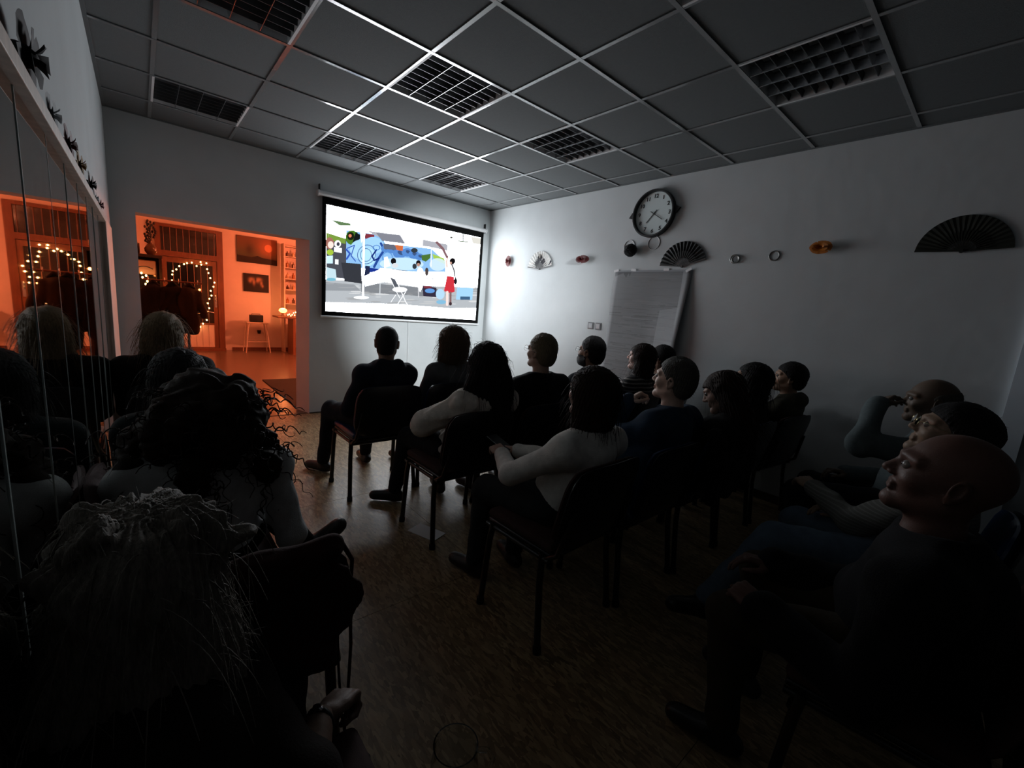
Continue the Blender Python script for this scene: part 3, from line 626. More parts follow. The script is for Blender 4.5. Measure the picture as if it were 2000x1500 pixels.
# stool + radio
st = empty('bar_stool', (.63, 8.72, 0)); tag(st, 'white bar stool carrying a small dark radio, against the hall wall', 'stool')
M_cream = mat('cream_lacquer', (.62, .5, .4), .4)
cp(MB().box(.42, .84, 8.55, 8.88, .655, .685, bev=.012).build('seat', M_cream), st)
for sx in (-1, 1):
    for sy in (-1, 1): cp(MB().cyl((.63 + sx * .24, 8.72 + sy * .18, .003), (.63 + sx * .17, 8.72 + sy * .13, .66), .011).build('leg', M_cream), st)
for sy in (-1, 1): cp(MB().cyl((.63 - .21, 8.72 + sy * .165, .25), (.63 + .21, 8.72 + sy * .165, .25), .008).build('stretcher', M_cream), st)
ra = empty('radio', (.62, 8.70, .685)); tag(ra, 'small dark box radio standing on the white stool', 'radio')
cp(MB().box(.49, .755, 8.63, 8.76, .686, .845, bev=.015).build('case', M_black), ra); cp(MB().box(.53, .63, 8.626, 8.632, .71, .81).build('speaker_grille', M_shell), ra); cp(MB().tube([(.53, 8.7, .84), (.54, 8.7, .865), (.70, 8.7, .865), (.71, 8.7, .84)], .006, 8).build('handle', M_black), ra)
tag(MB().lathe([(.0001, .0), (.03, 0), (.042, .07), (.044, .075)], 14, Matrix.Translation((.73, 9.0, .40))).build('wall_pot', M_black, None, smooth=True), 'little black pot fixed to the wall behind the white stool', 'pot')
# wall desk with mushroom lamp
dk = empty('wall_desk', (1.3, 8.4, 0)); tag(dk, 'narrow brown desk at the right edge of the doorway view', 'desk')
M_desk = mat('brown_desk', (.22, .09, .04), .5)
cp(MB().box(.94, 1.75, 8.1, 8.65, .83, .865).build('top', M_desk), dk); cp(MB().box(1.25, 1.30, 8.12, 8.6, .003, .83).build('side_panel', M_desk), dk); cp(MB().box(1.68, 1.73, 8.12, 8.6, .003, .83).build('side_panel', M_desk), dk)
for k in range(3): d_ = cp(MB().box(1.31, 1.67, 8.105, 8.13, .08 + k * .25, .31 + k * .25).build('drawer', M_desk), dk)
tl = empty('table_lamp', (1.09, 8.33, .865)); tag(tl, 'glowing squat table lamp on the hall desk', 'lamp')
cp(MB().lathe([(.0001, 0), (.05, 0), (.05, .012), (.012, .02), (.012, .08)], 20, Matrix.Translation((1.09, 8.33, .866))).build('base', M_hallframe, smooth=True), tl)
cp(MB().lathe([(.012, .075), (.055, .085), (.085, .12), (.075, .155), (.035, .178), (.0001, .182)], 24, Matrix.Translation((1.09, 8.33, .866))).build('shade', mat('lit_shade', (1, .6, .3), .4, emit=(1, .42, .10), estr=5), smooth=True), tl)
string_light([(1.18, .90), (1.21, .92), (1.24, .885), (1.27, .91), (1.30, .95), (1.32, .90), (1.34, .97)], 8.3, 'few warm fairy lights trailing beside the table lamp', .011)
# open shelf rack with bottles at right
sr = empty('shelf_rack', (1.5, 8.75, 0)); tag(sr, 'tall narrow white shelf rack at the right edge of the hall view', 'shelf')
cp(MB().box(1.20, 1.225, 8.7, 9.0, .003, 2.5).build('upright', M_cream), sr); cp(MB().box(1.75, 1.775, 8.7, 9.0, .003, 2.5).build('upright', M_cream), sr)
SZ = (1.15, 1.47, 1.72, 1.97, 2.22, 2.45)
for z in SZ: cp(MB().box(1.225, 1.75, 8.7, 9.0, z - .015, z).build('shelf', M_cream), sr)
rd = random.Random(9); labs = iter(['amber', 'brown', 'dark', 'cream', 'pale'] * 5)
row_n = ['lowest', 'second', 'third', 'fourth', 'top']
for i, z in enumerate(SZ[:-1]):
    for k in range(4):
        x = 1.29 + k * .125; h = rd.uniform(.10, .17); c = [(.3, .12, .03), (.08, .03, .01), (.5, .35, .2)][(i + k) % 3]
        b = MB().lathe([(.0001, 0), (.03, 0), (.032, h * .6), (.012, h * .75), (.012, h), (.0001, h)], 12, Matrix.Translation((x, 8.78, z + .0005))).build('bottle', mat('jar_glaze', c, .2), None, smooth=True)
        tag(b, '%s bottle, %s from the left on the %s shelf of the hall rack' % (['orange-brown', 'dark brown', 'cream'][(i + k) % 3], ['first', 'second', 'third', 'fourth'][k], row_n[i]), 'bottle', 'bottles on the hall rack')
# doormat
tag(MB().box(.07, 1.3, 3.15, 5.16, .0035, .015, bev=.004).build('doormat', mat('black_mat', (.012, .010, .009), .9, bump=.4, bscale=300)), 'black rubber mat just past the doorway jamb', 'mat')
# pendant lamp that lights the hall (stands out of sight to the right)
M_litshade = mat('orange_lit_shade', (1, .5, .2), .5, emit=(1, .30, .08), estr=4)
hl = empty('floor_lamp', (2.6, 6.4, 0)); tag(hl, 'hall floor lamp with bare orange bulb, out of view to the right', 'lamp')
cp(MB().lathe([(.0001, .03), (.15, .02), (.15, .003), (.0001, .003)], 24, Matrix.Translation((2.6, 6.4, 0))).build('base', M_shell), hl); cp(MB().cyl((2.6, 6.4, .02), (2.6, 6.4, 2.0), .012).build('pole', M_shell), hl)
cp(MB().cyl((2.6, 6.4, 1.99), (2.6, 6.4, 2.05), .02).ball((2.6, 6.4, 2.10), .035).build('bulb', M_litshade, smooth=True), hl)
cl = empty('hall_spill_bulb', (.62, 5.0, 2.84)); tag(cl, 'unseen orange bulb added under the hall ceiling for spill through the doorway', 'lamp')  # added bulb body for the spill light, hidden above the door header
cp(MB().lathe([(.0001, 2.838), (.05, 2.838), (.045, 2.80), (.0001, 2.80)], 20, Matrix.Translation((.62, 5.0, 0))).cyl((.62, 5.0, 2.66), (.62, 5.0, 2.80), .006).build('fitting', M_cream), cl); cp(MB().ball((.62, 5.0, 2.62), .03).build('bulb', M_litshade, smooth=True), cl)
# sheet of paper on the floor
o = tag(MB().box(-.105, .105, -.06, .06, .0005, .004).build('folded_paper', mat('floor_paper', (.75, .75, .75), .6)), 'pale folded paper lying on the floor behind a chair leg of the second row', 'paper'); o.location = (-.035, -.28, 0); o.rotation_euler = (0, 0, -1.22)

# projector hung from the ceiling behind the last row
pj = empty('projector', (1.1, -3.28, 2.60)); tag(pj, 'white ceiling projector hung behind the last row of chairs', 'projector')
cp(MB().box(.94, 1.26, -3.42, -3.15, 2.56, 2.68, bev=.02).build('case', M_white), pj); cp(MB().cyl((1.1, -3.28, 2.68), (1.1, -3.28, 2.84), .02).build('ceiling_mount', M_white), pj); cp(MB().tube([(1.1, -3.15, 2.62), (1.1, -3.135, 2.62)], .03, 20).build('lens_ring', M_black), pj)

# ================================================================== PEOPLE (implicit surfaces meshed with surface nets)
A = lambda *v: np.array(v, float)
def rotm(yaw=0, pitch=0, roll=0):
    cy, sy, cp_, sp_, cr, sr = math.cos(yaw), math.sin(yaw), math.cos(pitch), math.sin(pitch), math.cos(roll), math.sin(roll)
    return np.array([[cy, -sy, 0], [sy, cy, 0], [0, 0, 1.]]) @ np.array([[1, 0, 0], [0, cp_, -sp_], [0, sp_, cp_]]) @ np.array([[cr, 0, sr], [0, 1, 0], [-sr, 0, cr]])
class Field:
    def __init__(s, lo, hi, h):
        s.lo = np.array(lo, float); s.h = h
        s.n = np.maximum(4, np.ceil((np.array(hi, float) - s.lo) / h).astype(int) + 1)
        s.ax = [s.lo[i] + h * np.arange(s.n[i]) for i in range(3)]
        s.D = np.full(s.n, .09, np.float32); s.pad = .05
    def sub(s, lo, hi):
        sl = []
        for i in range(3):
            a = int(max(0, math.floor((lo[i] - s.pad - s.lo[i]) / s.h))); b = int(min(s.n[i], math.ceil((hi[i] + s.pad - s.lo[i]) / s.h) + 1))
            if b <= a: return None, None, None, None
            sl.append(slice(a, b))
        X = s.ax[0][sl[0]][:, None, None]; Y = s.ax[1][sl[1]][None, :, None]; Z = s.ax[2][sl[2]][None, None, :]
        return tuple(sl), X, Y, Z
    def comb(s, sl, d, k):
        D = s.D[sl]; d = d.astype(np.float32)
        if k > 0:
            q = np.maximum(k - np.abs(D - d), 0) / k; s.D[sl] = np.minimum(D, d) - q * q * k * .25
        elif k < 0:           # smooth subtraction
            k = -k; d = -d; q = np.maximum(k - np.abs(D - d), 0) / k; s.D[sl] = np.maximum(D, d) + q * q * k * .25
        else: s.D[sl] = np.minimum(D, d)
    def seg(s, a, b, ra, rb, k=.03):
        a = np.array(a, float); b = np.array(b, float); r = max(ra, rb)
        sl, X, Y, Z = s.sub(np.minimum(a, b) - r, np.maximum(a, b) + r)
        if sl is None: return s
        d = b - a; L2 = d @ d + 1e-12
        t = np.clip(((X - a[0]) * d[0] + (Y - a[1]) * d[1] + (Z - a[2]) * d[2]) / L2, 0, 1)
        q = np.sqrt((X - a[0] - t * d[0]) ** 2 + (Y - a[1] - t * d[1]) ** 2 + (Z - a[2] - t * d[2]) ** 2) - (ra + (rb - ra) * t)
        s.comb(sl, q, k); return s
    def ell(s, c, r, R=None, k=.03):
        c = np.array(c, float); m = max(r)
        sl, X, Y, Z = s.sub(c - m, c + m)
        if sl is None: return s
        x, y, z = X - c[0], Y - c[1], Z - c[2]
        if R is not None: x, y, z = (x * R[0, i] + y * R[1, i] + z * R[2, i] for i in range(3))
        k0 = np.sqrt((x / r[0]) ** 2 + (y / r[1]) ** 2 + (z / r[2]) ** 2); k1 = np.sqrt((x / r[0] ** 2) ** 2 + (y / r[1] ** 2) ** 2 + (z / r[2] ** 2) ** 2) + 1e-9
        s.comb(sl, k0 * (k0 - 1) / k1, k); return s
    def cut(s, p, n, k=.004):   # removes the side the normal points to
        n = np.array(n, float) / np.linalg.norm(n); p = np.array(p, float)
        d = (s.ax[0][:, None, None] - p[0]) * n[0] + (s.ax[1][None, :, None] - p[1]) * n[1] + (s.ax[2][None, None, :] - p[2]) * n[2]
        s.D = np.maximum(s.D, d.astype(np.float32)); return s
    def wob(s, f):
        s.D = s.D + f(s.ax[0][:, None, None], s.ax[1][None, :, None], s.ax[2][None, None, :]).astype(np.float32); return s
    def mesh(s):
        D = s.D; S = D < 0; nx, ny, nz = D.shape
        cnt = np.zeros((nx - 1, ny - 1, nz - 1), np.int8); acc = np.zeros((nx - 1, ny - 1, nz - 1, 3), np.float32)
        for ax in range(3):
            lo = [slice(None)] * 3; hi = [slice(None)] * 3; lo[ax] = slice(0, -1); hi[ax] = slice(1, None)
            a, b = D[tuple(lo)], D[tuple(hi)]; cr = (a < 0) != (b < 0)
            t = np.where(cr, a / np.where(cr, a - b, 1), 0).astype(np.float32)
            o1, o2 = [i for i in range(3) if i != ax]
            for u in (0, 1):
                for v in (0, 1):
                    sl = [slice(None)] * 3
                    sl[o1] = slice(u, (-1 if u == 0 else None)); sl[o2] = slice(v, (-1 if v == 0 else None))
                    c = cr[tuple(sl)]; tt = t[tuple(sl)]
                    cnt += c; acc[..., ax] += tt; 
                    if u: acc[..., o1] += c
                    if v: acc[..., o2] += c
        act = cnt > 0; idx = -np.ones(act.shape, np.int64); ii = np.argwhere(act); idx[act] = np.arange(len(ii))
        V = s.lo + s.h * (ii + acc[act] / cnt[act][:, None])
        Q = []
        for ax in range(3):
            o1, o2 = (ax + 1) % 3, (ax + 2) % 3
            lo = [slice(None)] * 3; hi = [slice(None)] * 3; lo[ax] = slice(0, -1); hi[ax] = slice(1, None)
            a = S[tuple(lo)]; b = S[tuple(hi)]
            e = np.argwhere(a != b)
            e = e[(e[:, o1] > 0) & (e[:, o2] > 0) & (e[:, o1] < D.shape[o1] - 1) & (e[:, o2] < D.shape[o2] - 1)]
            if not len(e): continue
            def g(d1, d2):
                q = e.copy(); q[:, o1] -= d1; q[:, o2] -= d2; return idx[q[:, 0], q[:, 1], q[:, 2]]
            q = np.stack([g(1, 1), g(0, 1), g(0, 0), g(1, 0)], 1)
            fl = ~a[e[:, 0], e[:, 1], e[:, 2]]; q[fl] = q[fl][:, ::-1]; Q.append(q)
        return V, (np.concatenate(Q) if Q else np.zeros((0, 4), np.int64))
def mk(name, parts, mats, parent, org):
    """parts: list of (V, Q, material index); one mesh object at the person's origin"""
    Vs, Fs, Ms, off = [], [], [], 0
    for V, Q, mi in parts:
        Vs.append(V - org); Fs.append(Q + off); Ms.append(np.full(len(Q), mi)); off += len(V)
    V = np.concatenate(Vs).astype(np.float32); F = np.concatenate(Fs).astype(np.int32); MI = np.concatenate(Ms).astype(np.int32)
    me = bpy.data.meshes.new(name); me.vertices.add(len(V)); me.vertices.foreach_set('co', V.ravel())
    me.loops.add(F.size); me.loops.foreach_set('vertex_index', F.ravel())
    me.polygons.add(len(F)); me.polygons.foreach_set('loop_start', np.arange(0, F.size, 4, dtype=np.int32))
    me.polygons.foreach_set('loop_total', np.full(len(F), 4, np.int32))
    me.polygons.foreach_set('material_index', MI); me.polygons.foreach_set('use_smooth', np.ones(len(F), bool)); me.update(calc_edges=True)
    return link(name, me, mats, parent)
def xf(V, R, o, s=1): return (V * s) @ R.T + o
def tubes(paths, n=4):
    """many tapered tubes as quads"""
    Vs, Qs, off = [], [], 0
    for P, r in paths:
        P = np.array(P); m = len(P); T_ = np.gradient(P, axis=0); T_ /= np.linalg.norm(T_, axis=1)[:, None] + 1e-9
        up = A(.3, .2, .93); a = np.cross(T_, up); a /= np.linalg.norm(a, axis=1)[:, None] + 1e-9; b = np.cross(T_, a)
        rr = r * np.linspace(1, .45, m)
        ang = 2 * PI * np.arange(n) / n
        V = P[:, None, :] + rr[:, None, None] * (a[:, None, :] * np.cos(ang)[None, :, None] + b[:, None, :] * np.sin(ang)[None, :, None])
        i = np.arange(m - 1)[:, None] * n; k = np.arange(n)[None, :]; k2 = (k + 1) % n
        Q = np.stack([i + k, i + k2, i + n + k2, i + n + k], -1).reshape(-1, 4)
        Vs.append(V.reshape(-1, 3)); Qs.append(Q + off); off += m * n
    return np.concatenate(Vs), np.concatenate(Qs)

def head_field(h, beard=False):
    F = Field((-.11, -.135, -.20), (.11, .145, .135), h); F.pad = .03
    F.ell((0, -.012, .028), (.076, .096, .089), k=0).ell((0, .028, -.02), (.061, .066, .082), k=.03)
    for sx in (-1, 1):
        F.seg((sx * .048, -.005, -.06), (sx * .012, .066, -.098), .020, .017, .03)
        F.ell((sx * .040, .056, -.028), (.024, .026, .022), k=.02)
        F.seg((sx * .052, .07, .022), (sx * .014, .090, .024), .009, .011, .016)
    F.ell((0, .076, -.099), (.021, .018, .016), k=.02)
    F.seg((0, -.015, -.03), (0, -.03, -.21), .053, .057, .03)
    for sx in (-1, 1): F.ell((sx * .031, .099, .003), (.017, .014, .011), k=-.012)
    F.seg((0, .090, .012), (0, .110, -.024), .0075, .0115, .012)
    for sx in (-1, 1): F.ell((sx * .013, .099, -.030), (.009, .010, .007), k=.006)
    F.seg((-.020, .088, -.054), (.020, .088, -.054), .0065, .0065, .006); F.seg((-.016, .088, -.067), (.016, .088, -.067), .0068, .0068, .006)
    F.seg((-.024, .0975, -.0605), (.024, .0975, -.0605), .0022, .0022, -.003)
    for sx in (-1, 1):
        R = rotm(sx * -.35, 0, sx * .12)
        F.ell((sx * .081, -.012, -.008), (.008, .021, .033), R, .006); F.ell((sx * .088, -.008, -.004), (.006, .011, .019), R, -.004); F.seg((sx * .078, .0, -.03), (sx * .079, -.002, -.038), .008, .007, .006)
    if beard:
        F.ell((0, .035, -.075), (.066, .070, .052), k=.02)
    return F
_cache = {}
def head_mesh(h):
    if h not in _cache: _cache[h] = head_field(h).mesh()
    return _cache[h]
def sphere_q(c, r, n=8):
    V = []; Q = []
    for j in range(n + 1):
        for i in range(2 * n):
            th = PI * j / n; ph = PI * i / n; V.append((c[0] + r * math.sin(th) * math.cos(ph), c[1] + r * math.sin(th) * math.sin(ph), c[2] + r * math.cos(th)))
    for j in range(n):
        for i in range(2 * n): a = j * 2 * n + i; b = j * 2 * n + (i + 1) % (2 * n); Q.append((a, a + 2 * n, b + 2 * n, b))
    return np.array(V), np.array(Q)
def hand_mesh(h, side, curl, spread=.02):
    """wrist at origin, fingers +y, palm faces -z, thumb towards -side x"""
    F = Field((-.09, -.045, -.10), (.09, .20, .06), h); F.pad = .02; t = -side
    F.seg((0, -.05, 0), (0, .01, 0), .024, .022, .012).ell((0, .052, 0), (.040, .052, .0155), k=.018)
    for i, (x, L) in enumerate(((t * .030, .070), (t * .010, .079), (t * -.010, .073), (t * -.029, .058))):
        p = A(x, .088 - .004 * abs(i - 1), .001); ang = 0; c = curl * (1 + .08 * i)
        dx = x * spread * 12
        for q, fr in enumerate((.45, .30, .25)):
            ang += c * (1, .95, .7)[q]
            d = A(dx, math.cos(ang), -math.sin(ang)); d /= np.linalg.norm(d)
            p2 = p + d * L * fr * 1.05; F.seg(p, p2, .0088 - .0008 * q, .0084 - .0009 * q, .0045); p = p2
        F.seg(A(x, .05, .002), A(x, .088, .002), .009, .0095, .008)
    p0 = A(t * .022, .018, -.006); p1 = A(t * .047, .048, -.018 - .012 * curl); p2 = p1 + A(t * .010 * (1 - curl), .030, -.010 * curl - .002); p3 = p2 + A(-t * .010 * curl, .024, -.006)
    F.seg(p0, p1, .015, .0115, .012).seg(p1, p2, .0105, .0095, .005).seg(p2, p3, .0092, .0078, .004)
    return F.mesh()
_hand = {}
def hand_c(h, side, curl):
    if (h, side, curl) not in _hand: _hand[(h, side, curl)] = hand_mesh(h, side, curl)
    return _hand[(h, side, curl)]
def hairf(style, h, seed=0):
    """hair volume in head-local coordinates"""
    rs = np.random.RandomState(seed)
    low = {'short': -.13, 'bowl': -.13, 'bob': -.24, 'long': -.52, 'fine': -.34, 'curly': -.42, 'fluffy': -.22, 'mane': -.50, 'fringe': -.15, 'half': -.30}.get(style, -.13)
    w = .27 if style in ('curly', 'fluffy', 'mane') else (.145 if style in ('long', 'bob', 'fine', 'half') else .115)
    F = Field((-w, -.27 if w > .15 else -.20, low), (w, .16 if w > .15 else .135, .20 if w > .15 else .15), h); F.pad = .04
    def grooves(a, f=46):
        F.wob(lambda X, Y, Z: a * np.sin(f * np.arctan2(X, Y + .02) + 5 * np.sin(9 * Z)) + a * .6 * np.sin(95 * X + 30 * Y + 3 * np.sin(30 * Z)))
    def carve(pts, sharp=.8):     # keep only behind the hairline y < g(z)
        zs = [p[0] for p in pts]; ys = [p[1] for p in pts]
        F.wob(lambda X, Y, Z: np.maximum(0, 0) + 0 * X * Y * Z)
        Y = F.ax[1][None, :, None]; g = np.interp(F.ax[2], zs, ys)[None, None, :]
        X = np.abs(F.ax[0][:, None, None])
        F.D = np.maximum(F.D, ((Y - g) * sharp).astype(np.float32))
    if style in ('short', 'crop', 'fringe', 'bowl'):
        e = {'short': .009, 'crop': .004, 'fringe': .014, 'bowl': .024}[style]
        F.ell((0, -.014, .030), (.077 + e, .098 + e, .089 + e), k=0)
        F.ell((0, -.055, -.03), (.062 + e * .6, .055 + e * .6, .065), k=.03)
        carve([(-.13, -.055), (-.06, -.035), (-.035, -.022), (.0, .012), (.035, .045), (.06, .078 + (.03 if style in ('fringe', 'bowl') else 0)), (.1, .13)])
        F.cut((0, -.09, -.085 + (0.01 if style == 'crop' else 0)), (0, .25, -1)); grooves(.0022 if style != 'crop' else .0008)
        if style == 'short': F.wob(lambda X, Y, Z: -.006 * np.clip((Z - .06) / .05, 0, 1) * (1 + np.sin(60 * X + 20 * Y)) * .6)
    elif style in ('fringe_ring',):
        pass
    elif style == 'ring':      # balding: sides and back only
        F.ell((0, -.016, .02), (.081, .101, .088), k=0); carve([(-.13, -.055), (-.035, -.022), (.02, .012), (.06, -.02)])
        F.cut((0, -.03, .05), (0, .25, 1)); F.cut((0, -.09, -.075), (0, .25, -1)); grooves(.0012)
    elif style in ('bob', 'half'):
        F.ell((0, -.016, .026), (.098, .116, .098), k=0)
        for sx in (-1, 1): F.seg((sx * .066, -.012, 0), (sx * .070, -.02, -.13 if style == 'bob' else -.20), .042, .036, .03)
        F.ell((0, -.055, -.07), (.100, .070, .135), k=.04)
        if style == 'half': F.ell((0, -.07, -.16), (.085, .05, .12), k=.03)
        carve([(-.5, .035), (-.16, .035), (-.10, .03), (.0, .045), (.035, .062), (.055, .11), (.12, .14)]); grooves(.003)
        F.cut((0, -.05, -.165 if style == 'bob' else -.27), (0, -.15, -1))
    elif style in ('fine', 'long'):
        F.ell((0, -.016, .026), (.090, .112, .096), k=0)
        lo = -.22 if style == 'fine' else -.44
        for sx in (-1, 1): F.seg((sx * .060, -.015, 0), (sx * .075, -.05, lo * .8), .040, .030, .03)
        F.ell((0, -.060, -.09), (.098, .060, .16), k=.04)
        if style == 'long':
            F.ell((0, -.085, -.20), (.135, .060, .22), k=.05); F.ell((.02, -.09, -.33), (.095, .045, .15), k=.04)
        carve([(-.5, .01), (-.10, .02), (.0, .040), (.035, .062), (.055, .10), (.12, .14)]); grooves(.0035 if style == 'long' else .0025, 40)
        F.wob(lambda X, Y, Z: .012 * np.clip((-Z - .05) / .3, 0, 1) * np.sin(38 * X + 14 * Z))
    elif style == 'curly':
        F.ell((0, -.02, .02), (.105, .120, .108), k=0)
        for i in range(60):
            a = rs.uniform(0, 2 * PI); zz = rs.uniform(-.20, .09); rad = .085 + .075 * min(1, max(0, (.08 - zz) / .25))
            p = A(rad * 1.25 * math.cos(a), -.045 + rad * .95 * math.sin(a), zz)
            if p[1] > .03 and zz > -.2 and abs(p[0]) < .08: continue
            r = rs.uniform(.028, .045); F.ell(p, (r, r, r * 1.3), k=.02)
        F.ell((0, -.05, -.08), (.14, .09, .13), k=.04)
        carve([(-.5, .07), (-.16, .07), (-.10, .04), (.0, .05), (.05, .08), (.07, .13)])
        F.wob(lambda X, Y, Z: .006 * np.sin(70 * X + 3 * np.sin(50 * Z)) * np.sin(75 * Z + 2 * np.sin(60 * Y)) + .004 * np.sin(120 * Y))
    elif style == 'mane':
        F.ell((0, -.02, .03), (.098, .116, .094), k=0)
        F.ell((0, -.055, -.17), (.138, .092, .19), k=.05)
        for sx in (-1, 1): F.seg((sx * .070, -.01, -.04), (sx * .122, -.01, -.38), .040, .042, .04)
        for i in range(26):
            a = rs.uniform(0, 2 * PI); zz = rs.uniform(.04, .12); rad = .092 * math.sqrt(max(.05, 1 - ((zz - .03) / .105) ** 2)) + .004
            p = A(rad * 1.1 * math.cos(a), -.02 + rad * math.sin(a), zz); q = p + A(rs.normal(0, .02), rs.normal(0, .02), rs.uniform(-.01, .022))
            F.seg(p, q, .016, .006, .02)
        carve([(-.5, .02), (-.10, .02), (.0, .035), (.05, .075), (.08, .14)]); grooves(.0035, 34)
        F.wob(lambda X, Y, Z: .007 * np.sin(34 * X + 9 * Z) * np.sin(21 * Z + 25 * Y + 2 * np.sin(18 * X)))
    elif style == 'fluffy':
        F.ell((0, -.02, .03), (.120, .125, .105), k=0)
        for i in range(46):
            a = rs.uniform(0, 2 * PI); zz = rs.uniform(-.13, .11); rad = .105 * math.sqrt(max(.05, 1 - (zz / .135) ** 2)) + .01
            p = A(rad * 1.1 * math.cos(a), -.02 + rad * math.sin(a), zz + .01)
            if p[1] > .05 and zz < .04: continue
            r = rs.uniform(.02, .034); F.ell(p, (r, r, r), k=.02)
        carve([(-.5, .0), (-.10, .01), (.0, .03), (.05, .07), (.08, .14)])
        F.wob(lambda X, Y, Z: .005 * np.sin(60 * X + 3 * np.sin(40 * Z)) * np.sin(55 * Z + 2 * np.sin(50 * Y)))
    return F.mesh()
def strands(V, Q, n, L, seed, rad=.0008, curl=0, grav=.6, zmax=9, out=1.0):
    """fly-away hairs or ringlets growing from a hair mesh (head-local)"""
    rs = np.random.RandomState(seed); N_ = np.zeros_like(V); a = V[Q[:, 1]] - V[Q[:, 0]]; b = V[Q[:, 3]] - V[Q[:, 0]]; fn = np.cross(a, b)
    for i in range(4): np.add.at(N_, Q[:, i], fn)
    N_ /= np.linalg.norm(N_, axis=1)[:, None] + 1e-9
    ok = np.where((V[:, 1] < .05) & (V[:, 2] < zmax))[0]; ps = []
    for i in rs.choice(ok, n):
        p = V[i] - N_[i] * .004; d = N_[i] * out + rs.normal(0, .45, 3) + A(0, 0, -.3 * grav); d /= np.linalg.norm(d)
        Li = L * rs.uniform(.5, 1.3); m = 22 if curl else 7; P = []
        ph = rs.uniform(0, 6.28); ca = rs.uniform(.7, 1.3) * curl; e1 = np.cross(d, A(.2, .9, .1)); e1 /= np.linalg.norm(e1); e2 = np.cross(d, e1)
        for q in range(m):
            t = q / (m - 1); c = p + d * Li * t + A(0, 0, -1) * grav * Li * t * t * .6
            if curl: c = c + ca * min(1, t * 3) * (e1 * (math.cos(ph + t * 17) - math.cos(ph)) + e2 * (math.sin(ph + t * 17) - math.sin(ph)))
            P.append(c)
        ps.append((P, rad * rs.uniform(.7, 1.3)))
    return tubes(ps, 3 if not curl else 4)

def ik(s, w, la, lb, hint):
    d = w - s; L = np.linalg.norm(d); L2 = min(L, (la + lb) * .995)
    if L > L2: w = s + d / L * L2
    d = (w - s) / L2 if L else A(0, 1, 0)
    x = (la * la - lb * lb + L2 * L2) / (2 * L2); hh = math.sqrt(max(0, la * la - x * x))
    q = hint - (hint @ d) * d; q /= np.linalg.norm(q) + 1e-9
    return s + d * x + q * hh, w
M_skin = {}
def skin(c, nm='skin'):
    if c not in M_skin: M_skin[c] = mat('skin', c, .5, noise=.08, nscale=40, bump=.1, bscale=300, spec=.25)
    return M_skin[c]
M_eye = mat('eye_white', (.16, .15, .14), .3); M_pupil = mat('dark_iris', (.02, .012, .008), .1)
def hairmat(nm, c, rough=.6): return mat(nm, c, rough, noise=.35, nscale=30, stretch=(9, 9, 1.4), bump=.5, bscale=60, spec=.18)
H_BLACK = hairmat('black_hair', (.008, .007, .007)); H_BROWN = hairmat('dark_brown_hair', (.022, .011, .007)); H_BLOND = hairmat('fair_hair', (.17, .115, .065)); H_DKBLOND = hairmat('dark_blond_hair', (.07, .045, .025))
H_GREY = hairmat('grey_hair', (.075, .072, .062)); H_WHITE = hairmat('sandy_grey_hair', (.14, .112, .07)); H_SILVER = hairmat('silver_hair', (.19, .17, .145))
def cloth(nm, c, **k): return mat(nm, c, .85, noise=.12, nscale=30, bump=.25, bscale=260, spec=.12, sheen=.03, **k)
def stripes(nm, c1, c2, f):
    m = bpy.data.materials.new(nm); m.use_nodes = True; nt = m.node_tree; b = nt.nodes['Principled BSDF']; b.inputs['Roughness'].default_value = .85
    g = nt.nodes.new('ShaderNodeTexCoord'); w = nt.nodes.new('ShaderNodeTexWave'); w.bands_direction = 'Z'; w.inputs['Scale'].default_value = f; w.inputs['Distortion'].default_value = .6; w.inputs['Detail'].default_value = 0
    r = nt.nodes.new('ShaderNodeValToRGB'); r.color_ramp.interpolation = 'CONSTANT'; r.color_ramp.elements[0].color = (*c1, 1); r.color_ramp.elements[1].color = (*c2, 1); r.color_ramp.elements[1].position = .72
    nt.links.new(g.outputs['Object'], w.inputs[0]); nt.links.new(w.outputs['Fac'], r.inputs[0]); nt.links.new(r.outputs[0], b.inputs['Base Color']); return m
M_shoe = mat('dark_leather', (.012, .010, .009), .4, bump=.1, bscale=120); M_sole = mat('rubber_sole', (.05, .05, .05), .7)
M_metalframe = mat('thin_metal_glasses', (.35, .33, .28), .25, metal=1); M_lens = mat('lens', (1, 1, 1), .02, trans=1); M_lens.node_tree.nodes['Principled BSDF'].inputs['IOR'].default_value = 1.05

